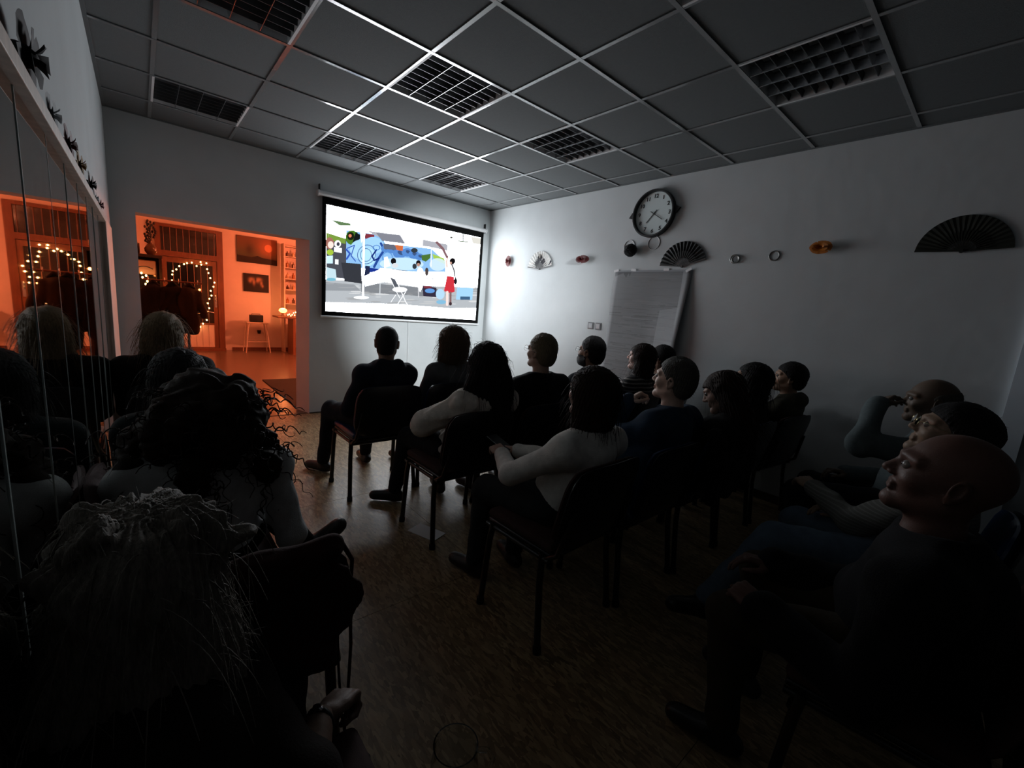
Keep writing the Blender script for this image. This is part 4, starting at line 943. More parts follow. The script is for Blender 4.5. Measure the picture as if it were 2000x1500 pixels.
def person(label, H, pel, hair=('short', H_BLACK), fly=170, skin_c=(.42, .26, .19), top=None, topname='jumper', pants=None, sw=.19, s=1.0, yaw=None, pitch=.10, roll=0, tyaw=0, belly=.0, female=False,
           hands=None, hint=None, curl=.45, hr=None, hb=.0055, hc=.010, sleeve=1.0, infl=.012, hood=False, hs=1.0, collar=False, beard=None, glasses=None, headband=False, knees=None, feet=None, shoe=M_shoe, curls=0, bun=False, watch=False, extra=None, wr=.0026, cuff=None, cuffm=None, legs=True, neckcut=0.0, hunch=0.0, hz=0):
    H = A(*H); org = A(pel[0], pel[1], 0.)
    o = empty('person', tuple(org)); tag(o, label, 'person', None)
    seat_z = .49 + hz
    if yaw is None: yaw = math.atan2(-(1.38 - H[0]), 2.9 - H[1])
    Rh = rotm(yaw, pitch, roll); Hc = H - Rh @ A(0, 0, .117) * s
    N = Hc + Rh @ A(0, -.028, -.125) * s + A(0, -.005 - hunch, -.045)
    P = A(pel[0], pel[1], seat_z + .075)
    Rt = rotm(tyaw); up = (N - P); up /= np.linalg.norm(up)
    C = P + (N - P) * .62 + Rt @ A(0, -.02, 0); B_ = P + (N - P) * .28 + Rt @ A(0, .01 + belly * .4, 0)
    sh = {q: N + Rt @ A(q * (sw - .03), 0.0, -.068) for q in (-1, 1)}
    hip = {q: P + Rt @ A(q * .095, .02, -.005) for q in (-1, 1)}
    knees = knees or {}; feet = feet or {}
    kn, an = {}, {}
    for q in (-1, 1):
        kn[q] = A(*knees[q]) if q in knees else A(pel[0] + q * .13, pel[1] + .44, .50 + hz)
        an[q] = A(*feet[q][:3]) if q in feet else A(pel[0] + q * .13, pel[1] + .40, .095)
    la, lb = .285 * s, .255 * s
    hands = hands or {}; hint = hint or {}
    el, wr_ = {}, {}
    for q in (-1, 1):
        w = A(*hands[q][:3]) if q in hands else P + Rt @ A(q * .075, .26, .075)
        el[q], wr_[q] = ik(sh[q], w, la, lb, A(*hint[q]) if q in hint else Rt @ A(q * .5, -.4, -.6))
    f = 1.0 if not female else .92
    def torso(F, e, arms=True, al=1.0):
        F.ell(P + A(0, -.01, .0), (.165 * f + e + .01 * female, .12 + e, .10 + e), Rt, 0)
        F.ell(B_, (.135 * f + belly * .5 + e, .105 + belly + e, .13), Rt, .06)
        F.ell(C, (.142 * f * sw / .19 + e, .108 + e + belly * .3, .165), Rt @ rotm(0, -math.atan2(up[1], up[2])), .06)
        if female: F.ell(C + Rt @ A(0, .085, -.02), (.115, .045 + e, .06), Rt, .04)
        F.seg(sh[-1] + A(0, 0, -.005), sh[1] + A(0, 0, -.005), .058 * f + e, .058 * f + e, .05)
        F.seg(N + A(0, 0, .01), N + Rt @ A(0, -.01, -.08), .055 + e * .6, .085 + e, .04)
        for q in (-1, 1): F.seg(N + Rt @ A(q * .03, -.01, -.015), sh[q] + A(0, 0, .012), .046 + e, .052 * f + e, .05)
        if arms:
            for q in (-1, 1):
                F.seg(sh[q], el[q], .053 * f + e, .041 * f + e, .035)
                w = el[q] + (wr_[q] - el[q]) * al
                F.seg(el[q], w, .041 * f + e, .028 * f + e * 1.1 + (1 - al) * .01, .02)
    def legsf(F, e, z0=0):
        F.ell(P + A(0, -.01, -.005), (.165 + e, .125 + e, .095 + e), Rt, 0)
        for q in (-1, 1):
            F.seg(hip[q], kn[q], .082 + e, .058 + e, .045); F.seg(kn[q], an[q] + (kn[q] - an[q]) * z0, .056 + e, .036 + e * 1.4, .03)
    allp = [P, N, B_, C, H] + list(sh.values()) + list(el.values()) + list(wr_.values())
    lp = [P] + list(hip.values()) + list(kn.values()) + list(an.values())
    hr_ = hb if hr is None else hr
    # --- body: one continuous figure, finer head and hands
    F = Field(np.min(allp + lp, 0) - .17, np.max(allp + lp, 0) + A(.17, .17, .02), .0135)
    torso(F, -.002)
    if legs: legsf(F, -.002)
    bx = [slice(max(0, int((N[i] - .1 - F.lo[i]) / F.h)), int((N[i] + .1 - F.lo[i]) / F.h) + 1) for i in (0, 1)] + [slice(int((N[2] + .03 - F.lo[2]) / F.h), None)]
    F.D[tuple(bx)] = np.maximum(F.D[tuple(bx)], .01)
    if legs:
        for q in (-1, 1):
            fd = Rt @ A(q * .05, .2, -.0) if q not in feet or len(feet[q]) < 6 else A(*feet[q][3:6])
            fd = fd / np.linalg.norm(fd); F.seg(an[q] + A(0, 0, -.045), an[q] + fd * .13 + A(0, 0, -.055), .03, .022, .02)
    Vb, Qb = F.mesh(); parts = [(Vb, Qb, 0)]
    Vh, Qh = head_mesh(hr_); parts.append((xf(Vh, Rh, Hc, s), Qh, 0))
    F = Field(np.minimum(N, Hc) - A(.09, .09, .06), np.maximum(N, Hc) + A(.09, .09, .02), .009); F.seg(Hc + Rh @ A(0, -.02, -.07) * s, N + A(0, 0, -.02), .050 * s, .060, 0); Vn, Qn = F.mesh(); parts.append((Vn, Qn, 0))
    for sx in (-1, 1):
        V, Q = sphere_q((sx * .031, .0815, .004), .0128); parts.append((xf(V, Rh, Hc, s), Q, 1))
        V, Q = sphere_q((sx * .031, .0895, .004), .0062, 5); parts.append((xf(V, Rh, Hc, s), Q, 2))
    hR = {}
    for q in (-1, 1):
        cu = hands[q][3] if q in hands and len(hands[q]) > 3 else curl
        d = wr_[q] - el[q]; d /= np.linalg.norm(d)
        if q in hands and len(hands[q]) > 6: d = A(*hands[q][4:7]); d /= np.linalg.norm(d)
        upv = A(*hands[q][7:10]) if q in hands and len(hands[q]) > 9 else A(q * .3, 0, 1)
        z = upv - (upv @ d) * d; z /= np.linalg.norm(z); x = np.cross(d, z)
        R = np.stack([x, d, z], 1); hR[q] = R
        V, Q = hand_c(.0045, q, cu); parts.append((xf(V, R, wr_[q], .97 * (s if not female else .9 * s)), Q, 0))
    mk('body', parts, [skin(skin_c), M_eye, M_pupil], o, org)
    # --- clothes
    rs = np.random.RandomState(int(abs(H[0] * 1000 + H[1] * 77)) % 9999); ph = rs.uniform(0, 6, 6)
    def wrinkle(a): return lambda X, Y, Z: a * (np.sin(31 * X + 17 * Z + 3 * np.sin(13 * Y + ph[0]) + ph[1]) + .8 * np.sin(44 * Z - 19 * X + 2.5 * np.sin(17 * X + ph[2]) + 14 * Y + ph[3]) + .5 * np.sin(70 * Y + 30 * Z + ph[4]))
    top = top or cloth('dark_top', (.01, .01, .012)); pants = pants or cloth('dark_trousers', (.012, .012, .015))
    F = Field(np.min(allp, 0) - .16, np.max(allp, 0) + .16, hc); torso(F, infl, True, sleeve)
    if hood:
        F.ell(N + Rt @ A(0, -.065, .0), (.105, .062, .055), Rt @ rotm(0, .35), .03); F.seg(N + Rt @ A(-.075, .01, .01), N + Rt @ A(-.06, -.06, .03), .03, .035, .03); F.seg(N + Rt @ A(.075, .01, .01), N + Rt @ A(.06, -.06, .03), .03, .035, .03)
    F.wob(wrinkle(wr)); F.ell(N + Rt @ A(0, .012, .105 if not hood else .125), (.105, .105, .095), k=-.012); F.cut(P + A(0, 0, -.072), (0, 0, -1))
    if collar:
        for i in range(10):
            a0, a1 = 2 * PI * i / 10, 2 * PI * (i + 1) / 10
            F.seg(N + Rt @ A(.070 * math.sin(a0), .068 * math.cos(a0) - .006, .012), N + Rt @ A(.070 * math.sin(a1), .068 * math.cos(a1) - .006, .012), .015, .015, .01)
    if extra: extra(F, dict(P=P, N=N, C=C, B=B_, sh=sh, el=el, wr=wr_, Rt=Rt))
    V, Q = F.mesh(); tp = mk(topname, [(V, Q, 0)], [top], o, org)
    if legs:
        F = Field(np.min(lp, 0) - .15, np.max(lp, 0) + .15, hc * 1.15); legsf(F, .010, .03); F.wob(wrinkle(.002)); F.cut(P + A(0, .02, .085), (0, -.5, .87)); V, Q = F.mesh(); mk('trousers', [(V, Q, 0)], [pants], o, org)
        for q in (-1, 1):
            fd = Rt @ A(q * .05, .2, .0) if q not in feet or len(feet[q]) < 6 else A(*feet[q][3:6]); fd = fd / np.linalg.norm(fd)
            a = an[q]; dn = A(0, 0, -1.) if q not in feet or len(feet[q]) < 9 else A(*feet[q][6:9])
            F = Field(np.minimum(a, a + fd * .25) - .13, np.maximum(a, a + fd * .25) + .13, .008)
            F.seg(a + dn * .0, a + dn * .045, .040, .042, 0).seg(a + dn * .052 - fd * .045, a + dn * .056 + fd * .15, .034, .030, .03).seg(a + dn * .045 + fd * .05, a + dn * .052 + fd * .13, .036, .030, .02)
            F.cut(a + dn * .085, dn); V, Q = F.mesh(); mk('shoe', [(V, Q, 0)], [shoe], o, org)
    if cuff:
        for q in cuff:
            d = wr_[q] - el[q]; d /= np.linalg.norm(d); c = el[q] + (wr_[q] - el[q]) * sleeve; F = Field(c - .09, c + .09, .005)
            F.seg(c - d * .035, c + d * .006, .047, .045, 0); F.cut(c + d * .012, d); F.cut(c - d * .045, -d); V, Q = F.mesh(); mk('cuff', [(V, Q, 0)], [cuffm or top], o, org)
    if watch:
        q = watch; d = wr_[q] - el[q]; d /= np.linalg.norm(d); c = wr_[q] - d * .03; x, z = hR[q][:, 0], hR[q][:, 2]
        ps = [(c + .031 * (math.cos(t) * x + math.sin(t) * z) , 0) for t in np.linspace(0, 2 * PI, 25)]
        V, Q = tubes([([p for p, _ in ps], .006)], 6); V2, Q2 = sphere_q((0, 0, 0), .015, 6); V2 = V2 * A(1, 1, .4) @ np.stack([x, d, z], 1).T + c + z * .033
        mk('wristwatch', [(V, Q, 0), (V2, Q2, 1)], [M_black, M_chrome], o, org)
    # --- hair
    if hair:
        st, hm = hair; V, Q = hairf(st, hr_ * 1.1, rs.randint(999)); V = V * A(hs, .5 + hs / 2, .5 + hs / 2); hp = [(xf(V, Rh, Hc, s), Q, 0)]
        if fly: v2, q2 = strands(V, Q, fly, .016 if st in ('short', 'crop', 'ring', 'fringe') else .038, 5, .0007, 0, .5); hp.append((xf(v2, Rh, Hc, s), q2, 0))
        if st in ('fine', 'long', 'half', 'bob', 'mane'): v2, q2 = strands(V, Q, 420, .085 if st != 'bob' else .05, 9, .0013, 0, 2.2, .11, .55); hp.append((xf(v2, Rh, Hc, s), q2, 0))
        if curls: v2, q2 = strands(V, Q, curls, .11, 8, .0028, .012, .9, .06, 1.0); hp.append((xf(v2, Rh, Hc, s), q2, 0))
        if bun: v2, q2 = sphere_q((0, -.10, .09), .035); hp.append((xf(v2, Rh, Hc, s), q2, 0))
        mk('hair', hp, [hm], o, org)
    if beard:
        F = head_field(hr_, True); F.wob(lambda X, Y, Z: -.003 + .0015 * np.sin(120 * X + 60 * Z)); 
        Y = F.ax[1][None, :, None]; Z = F.ax[2][None, None, :]; X = np.abs(F.ax[0][:, None, None])
        F.D = np.maximum(F.D, np.maximum(Z + .030 + .022 * (X < .045) + .030 * (X < .030), np.maximum(-.125 - Z, -.008 - Y)).astype(np.float32)); 
        V, Q = F.mesh(); mk('beard', [(xf(V, Rh, Hc, s), Q, 0)], [beard], o, org)
    if glasses:
        gm, gy, gz, gp = glasses; ps = []
        for sx in (-1, 1):
            ps.append(([A(sx * .033 + .024 * math.cos(t), .112 + gy, .003 + gz + .019 * math.sin(t)) for t in np.linspace(0, 2 * PI, 21)], .0016))
            ps.append(([A(sx * .057, .110 + gy, .008 + gz), A(sx * .078, .09 + gy, .010 + gz), A(sx * .086, .0 + gy * .3, .010 + gz + gp), A(sx * .084, -.03, -.005 + gz * .6 + gp)], .0018))
        ps.append(([A(-.010, .113 + gy, .006 + gz), A(0, .115 + gy, .010 + gz), A(.010, .113 + gy, .006 + gz)], .0016))
        V, Q = tubes(ps, 6); g = mk('glasses', [(xf(V, Rh, Hc, s), Q, 0)], [gm], o, org)
        vs, qs = [], []
        for sx in (-1, 1):
            c0 = len(vs); rr = [(0, 0)] + [(.023 * math.cos(t), .018 * math.sin(t)) for t in np.linspace(0, 2 * PI, 17)[:-1]]
            vs += [A(sx * .033 + a, .112 + gy, .003 + gz + b) for a, b in rr]
            for i in range(0, 16, 2): qs.append((c0, c0 + 1 + i, c0 + 1 + (i + 1) % 16, c0 + 1 + (i + 2) % 16))
        lo_ = mk('lens', [(xf(np.array(vs), Rh, Hc, s), np.array(qs), 0)], [M_lens], o, org)
        lo_.parent = g
    if headband:
        pts = [A(.085 * math.cos(t), -.01 + .01 * math.sin(t), .03 + .095 * math.sin(t)) for t in np.linspace(-.1, PI + .1, 20)]
        V, Q = tubes([(pts, .005)], 6); mk('hairband', [(xf(V, Rh, Hc, s), Q, 0)], [M_black], o, org)
    return o, dict(P=P, N=N, C=C, sh=sh, el=el, wr=wr_, Rt=Rt, Hc=Hc, Rh=Rh)

# ================================================================== CHAIRS
M_foot = mat('rubber_foot', (.006, .006, .006), .8)
def backrest_bm(y0, th, w, z0, z1, curve, taper=.9):
    b = MB(); NX, NZ = 14, 10; F, K = [], []
    for j in range(NZ + 1):
        f, k = [], []
        v = j / NZ
        for i in range(NX + 1):
            u = i / NX * 2 - 1
            # rounded-corner outline
            ww = w / 2
            vv = v * 2 - 1
            q = (abs(vv) ** 4 * .5) ; 
            x = u * ww * (1 - .16 * abs(vv) ** 5)
            z = z0 + (z1 - z0) * v + (-.018 * abs(u) ** 4 * (1 if v > .5 else -1) * abs(vv))
            lean = -(v) * .075
            yc = y0 + lean + curve * (u * u)
            e = max(abs(u), abs(vv)); tk = th * (1 - .75 * max(0, (e - .8) / .2) ** 2)
            f.append(b.bm.verts.new((x, yc + tk / 2, z))); k.append(b.bm.verts.new((x, yc - tk / 2, z)))
        F.append(f); K.append(k)
    for j in range(NZ):
        for i in range(NX):
            b.bm.faces.new((F[j][i], F[j][i + 1], F[j + 1][i + 1], F[j + 1][i])); b.bm.faces.new((K[j][i], K[j + 1][i], K[j + 1][i + 1], K[j][i + 1]))
    for j in range(NZ):
        b.bm.faces.new((F[j][0], F[j + 1][0], K[j + 1][0], K[j][0])); b.bm.faces.new((F[j][NX], K[j][NX], K[j + 1][NX], F[j + 1][NX]))
    for i in range(NX):
        b.bm.faces.new((F[0][i], K[0][i], K[0][i + 1], F[0][i + 1])); b.bm.faces.new((F[NZ][i], F[NZ][i + 1], K[NZ][i + 1], K[NZ][i]))
    return b
def make_chair(m_pad):
    r = empty('stacking_chair')
    MB().box(-.235, .235, -.005, .405, .445, .49, bev=.02).build('seat', m_pad, r, smooth=True)
    MB().box(-.23, .23, .0, .40, .425, .447, bev=.008).build('seat_shell', M_shell, r, smooth=True)
    backrest_bm(-.012, .036, .475, .475, .835, .022).build('backrest', m_pad, r, smooth=True, angle=60)
    backrest_bm(-.040, .016, .485, .465, .840, .022).build('backrest_shell', M_shell, r, smooth=True, angle=60)
    for s in (-1, 1):
        l = MB().tube([(s * .25, .0, .012), (s * .238, .035, .30), (s * .232, .04, .44)], .0150, 12).build('leg', M_frame, r, smooth=True)
        MB().cyl((s * .2504, -.001, 0), (s * .25, .001, .03), .0185).build('foot_cap', M_foot, l)
        l = MB().tube([(s * .25, .39, .012), (s * .243, .365, .35), (s * .236, .355, .43)], .0150, 12).build('leg', M_frame, r, smooth=True)
        MB().cyl((s * .2504, .391, 0), (s * .25, .389, .03), .0185).build('foot_cap', M_foot, l)
        MB().tube([(s * .235, .0, .418), (s * .236, .40, .418)], .011, 10).build('side_rail', M_frame, r, smooth=True)
        MB().tube([(s * .234, .02, .42), (s * .228, -.035, .46), (s * .21, -.055, .56), (s * .20, -.075, .66)], .011, 10).build('back_bracket', M_frame, r, smooth=True)
    MB().tube([(-.235, .02, .41), (.235, .02, .41)], .010, 10).build('cross_rail', M_frame, r, smooth=True)
    return r
ch_navy = make_chair(M_navy); ch_brown = make_chair(M_brownfab); used = set()
def chair(x, y, kind, label, rz=0):
    p = ch_navy if kind == 'n' else ch_brown
    o = p if kind not in used else copy_tree(p)
    used.add(kind); o.location = (x, y, 0); o.rotation_euler = (0, 0, rz)
    return tag(o, label, 'chair', 'chairs set out in rows facing the screen')
chair(-.03, .38, 'n', 'navy stacking chair under the man in the dark hooded top, front row left')
chair(.50, .38, 'n', 'navy stacking chair under the fair-haired woman in the grey top, front row', 0)
chair(1.03, .40, 'n', 'empty navy stacking chair, third from the left in the front row')
chair(1.56, .36, 'n', 'empty navy chair whose back shows right of the white-haired man')
chair(.15, -.46, 'b', 'brown stacking chair under the woman in the loose white blouse')
chair(.71, -.46, 'b', 'dark chair under the white-haired man in glasses')
chair(1.25, -.44, 'n', 'chair under the bearded man with glasses')
chair(1.84, -.46, 'n', 'chair under the woman in the striped top')
chair(2.36, -.46, 'n', 'chair against the right wall in the second row')
chair(.12, -1.38, 'b', 'brown stacking chair under the woman in the tight white jumper', .03)
chair(.66, -1.40, 'n', 'chair under the grey-haired man in the blue shirt')
chair(1.19, -1.42, 'n', 'chair with dark jacket hung on it under the woman resting her head')
chair(1.73, -1.42, 'n', 'chair under the long dark-haired person in the third row')
chair(2.30, -1.45, 'b', 'rightmost third-row chair with tilted back, under the boy in a hooded top', -.12)
chair(1.72, -2.36, 'n', 'chair under the bald man who raises his hand to his face')
chair(.98, -2.50, 'n', 'chair under the dark-haired person with pale glasses, last row', .05)
chair(.30, -2.58, 'b', 'chair under the big bald man in the black jacket at lower right', .12)
chair(-1.19, .80, 'n', 'chair under the blonde woman beside the mirror wall')
chair(-1.20, -.30, 'n', 'chair under the dark-haired person in front of the curly-haired woman')
chair(-1.395, -.78, 'b', 'chair turned sideways under the curly-haired woman in the white top', -PI / 2)
chair(-1.21, -1.40, 'b', 'empty brown chair at lower left with a dark bag strap hanging down')
chair(-1.25, -2.06, 'b', 'chair under the grey-haired person in the near left corner')

# ================================================================== coats on the stand
def coat(x, y, w, z0, m, lab, seed, lean=0):
    o = empty('coat', (x, y, 1.42)); tag(o, lab, 'coat', 'coats on the hall stand')
    F = Field((x - w - .14, y - .2, z0 - .04), (x + w + .14, y + .16, 1.47), .012); zt = 1.36
    F.ell((x, y - .02, zt - .05), (w * .8, .07, .07), k=0); F.seg((x, y - .03, zt - .1), (x + lean, y - .03, z0 + .06), w * .55, w * .62, .05)
    for sx in (-1, 1): F.seg((x + sx * w * .7, y - .03, zt - .08), (x + sx * w * .95 + lean, y - .05, z0 + .28), .055, .045, .03)
    ph = seed; F.wob(lambda X, Y, Z: .010 * np.sin(34 * X + 4 * np.sin(6 * Z + ph) + ph) + 2.2 * np.maximum(0, np.abs(Y - (y - .03)) - .085)); F.cut((x, y, z0), (0, 0, -1))
    V, Q = F.mesh(); mk('coat_body', [(V, Q, 0)], [m], o, A(x, y, 1.42))
    F = Field((x - .1, y - .1, zt - .04), (x + .1, y + .08, zt + .09), .008); F.seg((x - .05, y - .03, zt), (x, y - .05, zt + .05), .022, .022, .01).seg((x + .05, y - .03, zt), (x, y - .05, zt + .05), .022, .022, .01); V, Q = F.mesh(); mk('coat_collar', [(V, Q, 0)], [m], o, A(x, y, 1.42))
coat(-1.20, 5.05, .13, .62, cloth('black_coat', (.010, .008, .008)), 'long black coat hanging at the left of the hall stand', 1)
coat(-1.00, 5.04, .13, .50, cloth('dark_brown_coat', (.009, .006, .004)), 'dark brown coat hanging in the middle of the hall stand', 2.4)
coat(-.82, 5.02, .12, .72, cloth('olive_brown_coat', (.022, .014, .007)), 'olive-brown coat at the right of the hall stand near the lit door', 4.1, .03)

# ================================================================== the audience
person('man in dark hooded top sitting at the left end of the front row', (.00, .47, 1.235), (-.03, .53), ('crop', H_BLACK), skin_c=(.26, .16, .11), top=cloth('navy_hoodie', (.010, .013, .024)), topname='hooded_top', hood=True, sw=.19, infl=.016,
       pants=cloth('dark_jeans', (.010, .012, .018)), knees={-1: (-.24, .92, .54), 1: (.08, .96, .52)}, feet={-1: (-.27, 1.00, .095, -.5, .8, 0), 1: (.10, 1.05, .095, .05, 1, 0)}, hc=.0085)
person('fair-haired woman in grey top beside the man in the hooded top', (.565, .46, 1.25), (.52, .52), ('bob', H_DKBLOND), hs=1.2, fly=420, top=cloth('grey_knit', (.085, .09, .095)), female=True, sw=.185, yaw=.12, headband=True, hc=.0085, roll=.05)
def blouse(F, j):
    for q in (-1, 1):
        F.seg(j['sh'][q], j['el'][q], .06, .072, .03); F.seg(j['el'][q], j['el'][q] + (j['wr'][q] - j['el'][q]) * .35, .072, .078, .02)
    F.wob(lambda X, Y, Z: .004 * np.sin(90 * X + 60 * Y + 4 * np.sin(12 * Z)))
person('woman with long black hair, white blouse and glasses pushed up on her head', (.24, -.42, 1.215), (.16, -.30), ('long', H_BLACK), hs=1.18, fly=350, top=cloth('white_blouse', (.60, .55, .49)), topname='blouse', female=True, infl=.02, sleeve=.35, extra=blouse, sw=.19,
       hands={-1: (.02, -.02, .60), 1: (.26, -.02, .60)}, hint={-1: (-1.2, .1, -.3)}, glasses=(M_black, -.055, .098, -.05), pitch=.05, feet={-1: (-.02, .22, .095, -.6, .5, 0), 1: (.34, .20, .095)})
person('older man with sandy grey hair, metal glasses and black collared shirt', (.745, -.38, 1.275), (.72, -.30), ('short', H_WHITE), skin_c=(.40, .27, .21), top=cloth('black_shirt', (.006, .006, .007)), topname='shirt', collar=True, sw=.215, glasses=(M_metalframe, 0, 0, 0), yaw=.10, pitch=.12, infl=.016)
person('bearded young man with black-rimmed glasses in the second row', (1.37, -.31, 1.265), (1.27, -.28), ('short', H_BLACK), skin_c=(.34, .20, .14), top=cloth('dark_grey_top', (.02, .022, .028)), beard=H_BLACK, glasses=(M_black, 0, 0, 0), yaw=.12, sw=.20)
person('brown-haired woman with fringe in a striped top', (1.92, -.42, 1.235), (1.85, -.30), ('half', H_BROWN), fly=60, skin_c=(.62, .42, .36), top=stripes('striped_jersey', (.010, .009, .010), (.26, .24, .22), 9.5), topname='striped_top', female=True, sw=.185, yaw=.32)
person('short black-haired person partly hidden behind the grey-haired man', (2.30, -.39, 1.215), (2.28, -.30), ('fringe', H_BLACK), top=cloth('black_top', (.008, .008, .010)), sw=.18, yaw=.25)
person('woman with brown bob in tight pale jumper, hands held in front', (.165, -1.30, 1.21), (.13, -1.22), ('bob', H_BROWN), fly=90, skin_c=(.50, .32, .26), top=cloth('pale_jumper', (.66, .64, .60)), female=True, belly=.02, sw=.195, yaw=.0, s=1.02, wr=.0018, sleeve=.93,
       hands={-1: (.03, -.86, .70, .5, .3, 1, .1, -.3, 0, 1), 1: (.15, -.84, .69, .35, -.5, .9, .1, .3, 0, 1)}, hint={-1: (-.9, -.5, -.5)}, knees={-1: (-.02, -.83, .505), 1: (.24, -.83, .505)}, feet={-1: (-.04, -.80, .095), 1: (.2, -.84, .095)}, pants=cloth('charcoal_jeans', (.022, .026, .028)), hc=.0075, hb=.005)
person('grey-haired man in dark blue shirt, hand raised to his collar', (.85, -1.32, 1.24), (.70, -1.24), ('short', H_GREY), skin_c=(.58, .40, .32), top=cloth('dark_blue_shirt', (.022, .042, .075)), topname='shirt', collar=True, sw=.21, yaw=.16, pitch=.14, hands={-1: (.74, -1.10, .97, .9, .4, -.3, .35, 0, .3, 1)}, hint={-1: (-.35, .8, -.7)}, infl=.018, hb=.0045, hc=.008)
person('woman with brown hair bowing her head onto her hand', (1.27, -1.34, 1.155), (1.19, -1.27), ('half', H_BROWN), fly=60, skin_c=(.45, .3, .24), top=cloth('dark_jacket', (.014, .013, .013)), topname='jacket', female=True, sw=.19, yaw=.35, pitch=-.45, roll=.25, hands={-1: (1.16, -1.13, .98, .5, .2, -.2, 1, -1, .4, .3)}, hint={-1: (-.5, .6, -.8)}, infl=.02)
person('person with long black hair between the bowing woman and the boy', (1.87, -1.35, 1.205), (1.75, -1.27), ('half', H_BLACK), fly=50, top=cloth('dark_brown_top', (.012, .010, .009)), female=True, yaw=.15, pitch=.15, sw=.18)
person('black-haired boy in olive hooded top by the right wall, hand at his mouth', (2.38, -1.42, 1.205), (2.30, -1.33), ('fringe', H_BLACK), skin_c=(.36, .23, .16), top=cloth('olive_hoodie', (.045, .042, .030)), topname='hooded_top', hood=True, sw=.165, s=.95, yaw=.35, pitch=.1, hands={-1: (2.24, -1.22, .98, .8, .2, .1, 1, -1, .2, .2)}, hint={-1: (-.5, .6, -.8)})
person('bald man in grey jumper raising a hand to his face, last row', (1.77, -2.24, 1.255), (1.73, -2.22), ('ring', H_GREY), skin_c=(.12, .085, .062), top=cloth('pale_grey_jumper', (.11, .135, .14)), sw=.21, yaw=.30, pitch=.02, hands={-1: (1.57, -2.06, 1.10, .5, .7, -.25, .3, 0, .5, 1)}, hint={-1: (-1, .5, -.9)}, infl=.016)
person('dark-haired person with pale glasses and light jeans beside the bald men', (.93, -2.41, 1.215), (.98, -2.36), ('fringe', H_BLACK), skin_c=(.24, .16, .11), top=stripes('ribbed_grey_jumper', (.10, .10, .09), (.15, .15, .14), 22), sw=.19, yaw=.25, pitch=.32, glasses=(mat('pale_gold_frame', (.6, .5, .3), .2, metal=1), 0, 0, 0),
       hands={-1: (1.02, -1.98, .72)}, knees={-1: (.66, -1.95, .56), 1: (1.06, -1.93, .52)}, feet={-1: (.46, -1.80, .27, -.7, .5, .15), 1: (1.02, -1.93, .095)}, pants=cloth('light_blue_jeans', (.10, .14, .19)))
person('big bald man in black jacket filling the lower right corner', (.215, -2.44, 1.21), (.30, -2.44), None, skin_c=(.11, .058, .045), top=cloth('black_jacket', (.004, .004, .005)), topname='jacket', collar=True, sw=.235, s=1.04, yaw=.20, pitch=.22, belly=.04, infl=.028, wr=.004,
       hands={-1: (.04, -2.12, .60, .8), 1: (.35, -2.05, .60)}, hint={-1: (-.25, -.8, -.5)}, knees={-1: (.06, -2.03, .52), 1: (.42, -1.99, .52)}, feet={-1: (.10, -2.05, .095), 1: (.42, -2.0, .095)}, pants=cloth('brown_trousers', (.032, .024, .014)), hb=.0035, hc=.009)
person('blonde woman with straight hair in dark jacket beside the mirror', (-1.235, .93, 1.24), (-1.19, .95), ('fine', H_BLOND), fly=200, skin_c=(.5, .36, .3), top=cloth('dark_leather', (.014, .010, .009)), topname='jacket', female=True, sw=.205, infl=.02, yaw=-.35, pitch=.0, hc=.009)
person('dark-haired person in dark teal top in front of the curly-haired woman', (-1.225, -.16, 1.145), (-1.20, -.15), ('half', H_BLACK), fly=60, top=cloth('dark_teal_top', (.018, .026, .028)), female=True, sw=.19, s=.98, yaw=-.3)
person('woman with big dark curls and thin white top, hand on her crossed leg', (-1.195, -.79, 1.15), (-1.21, -.78), ('curly', H_BROWN), curls=150, top=cloth('thin_white_top', (.55, .57, .57)), female=True, sw=.215, yaw=-.3, s=.97, hz=0, sleeve=.96,
       hands={1: (-.925, -.60, .55, .35, .5, 1, -.4, .2, 0, 1), -1: (-1.28, -.52, .63)}, hint={1: (.1, -.7, -.7)}, knees={-1: (-1.06, -.38, .60), 1: (-1.10, -.36, .50)}, feet={-1: (-.84, -.62, .345, .55, -.15, .5, .5, .1, -.6), 1: (-1.10, -.38, .095)}, pants=M_blackcloth, hb=.005, hc=.0075)
person('grey-haired person with a wristwatch, closest to the camera at lower left', (-1.355, -1.61, 1.07), (-1.345, -1.80), ('mane', H_SILVER), fly=700, skin_c=(.20, .13, .10), top=cloth('dark_brown_shirt', (.016, .012, .010)), topname='shirt', sw=.14, tyaw=.5, yaw=-.1, pitch=.0, s=1.0,
       hands={1: (-1.085, -1.645, .53, 1.0, .8, .5, -.22, -.5, 0, 1), -1: (-1.36, -1.62, .58)}, hint={1: (-.2, -1, .3)}, knees={1: (-1.15, -1.50, .52), -1: (-1.36, -1.50, .52)}, feet={1: (-1.13, -1.60, .095), -1: (-1.36, -1.58, .095)}, sleeve=.12, cuff=(1,), cuffm=cloth('pale_teal_cloth', (.17, .22, .21)), watch=1, hb=.0035, hc=.008)

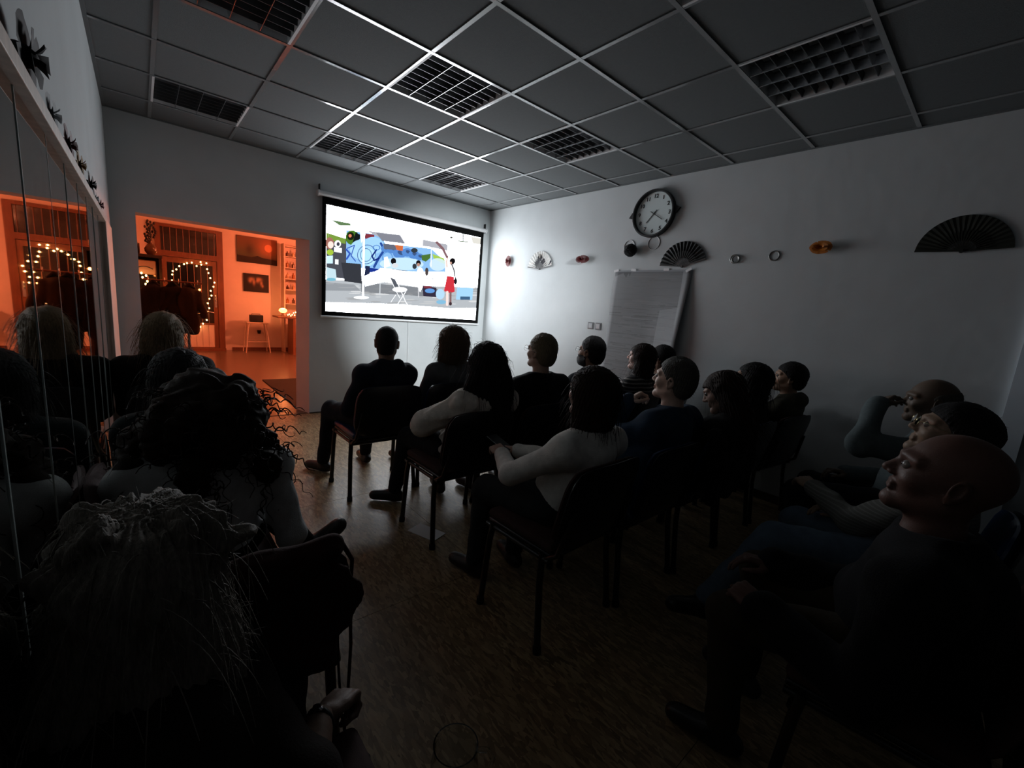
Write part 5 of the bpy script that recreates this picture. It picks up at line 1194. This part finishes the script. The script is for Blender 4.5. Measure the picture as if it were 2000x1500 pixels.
# ================================================================== loose things among the rows
bag = empty('shoulder_bag', (-1.21, -1.50, .80)); tag(bag, 'dark red-brown cloth bag slung over the empty chair back with a long strap', 'bag')
F = Field((-1.5, -1.62, .40), (-.94, -1.42, .90), .008); F.ell((-1.20, -1.52, .70), (.25, .026, .15), k=0).seg((-1.40, -1.50, .838), (-1.02, -1.50, .838), .024, .024, .05).seg((-1.34, -1.53, .80), (-1.20, -1.54, .52), .05, .02, .06).seg((-1.20, -1.535, .66), (-1.06, -1.53, .58), .04, .025, .06)
F.wob(lambda X, Y, Z: .003 * np.sin(40 * X + 5 * np.sin(20 * Z))); V, Q = F.mesh(); bgm = cloth('oxblood_cloth', (.030, .009, .008)); mk('bag_body', [(V, Q, 0)], [bgm], bag, A(-1.21, -1.50, .80))
V, Q = tubes([([A(-.985, -1.47, .82), A(-.955, -1.46, .76), A(-.955, -1.45, .66), A(-.95, -1.45, .50), A(-.955, -1.45, .36), A(-.965, -1.455, .24), A(-.975, -1.46, .30), A(-.985, -1.46, .45), A(-.99, -1.46, .60), A(-1.0, -1.46, .74)], .006)], 6); mk('strap', [(V, Q, 0)], [bgm], bag, A(-1.21, -1.50, .80))
jk = empty('hung_jacket', (1.19, -1.52, .84)); tag(jk, 'black jacket hung over the chair behind the woman bowing her head', 'jacket')
F = Field((.88, -1.66, .40), (1.50, -1.38, .92), .010); F.seg((.97, -1.50, .845), (1.41, -1.50, .845), .035, .035, 0).ell((1.19, -1.545, .66), (.25, .028, .20), k=.05).seg((.98, -1.54, .80), (.97, -1.55, .50), .045, .035, .03).seg((1.40, -1.54, .80), (1.41, -1.55, .50), .045, .035, .03)
F.wob(lambda X, Y, Z: .005 * np.sin(30 * X + 3 * np.sin(14 * Z))); V, Q = F.mesh(); mk('jacket_body', [(V, Q, 0)], [cloth('black_hung_cloth', (.008, .007, .007))], jk, A(1.19, -1.52, .84))
# phone held by the woman in the pale jumper
tag(MB().box(-.036, .036, -.075, .075, 0, .008, bev=.003).build('phone', M_shell, None), 'small dark phone held by the woman in the pale jumper', 'phone')
bpy.data.objects['phone'].location = (.095, -.77, .715); bpy.data.objects['phone'].rotation_euler = (.3, 0, .1)
# glass jug on the floor
M_glass = mat('clear_glass', (.95, .98, .97), .02, trans=1)
jg = empty('glass_jug', (-.70, -1.62, 0)); tag(jg, 'clear glass jug with handle standing on the floor at the bottom edge', 'jug')
MB().lathe([(.0001, .001), (.052, .001), (.066, .03), (.070, .10), (.062, .155), (.066, .165), (.062, .165), (.058, .155), (.066, .10), (.062, .032), (.05, .008), (.0001, .007)], 40).build('vessel', M_glass, jg, smooth=True)
MB().tube([(.062, 0, .145), (.095, 0, .14), (.112, 0, .11), (.105, 0, .07), (.068, 0, .045)], .008, 12).build('handle', M_glass, jg, smooth=True)
jg.rotation_euler = (0, 0, -.6)
for _o in list(bpy.data.objects):
    if _o.type == 'CURVE': bpy.data.objects.remove(_o)
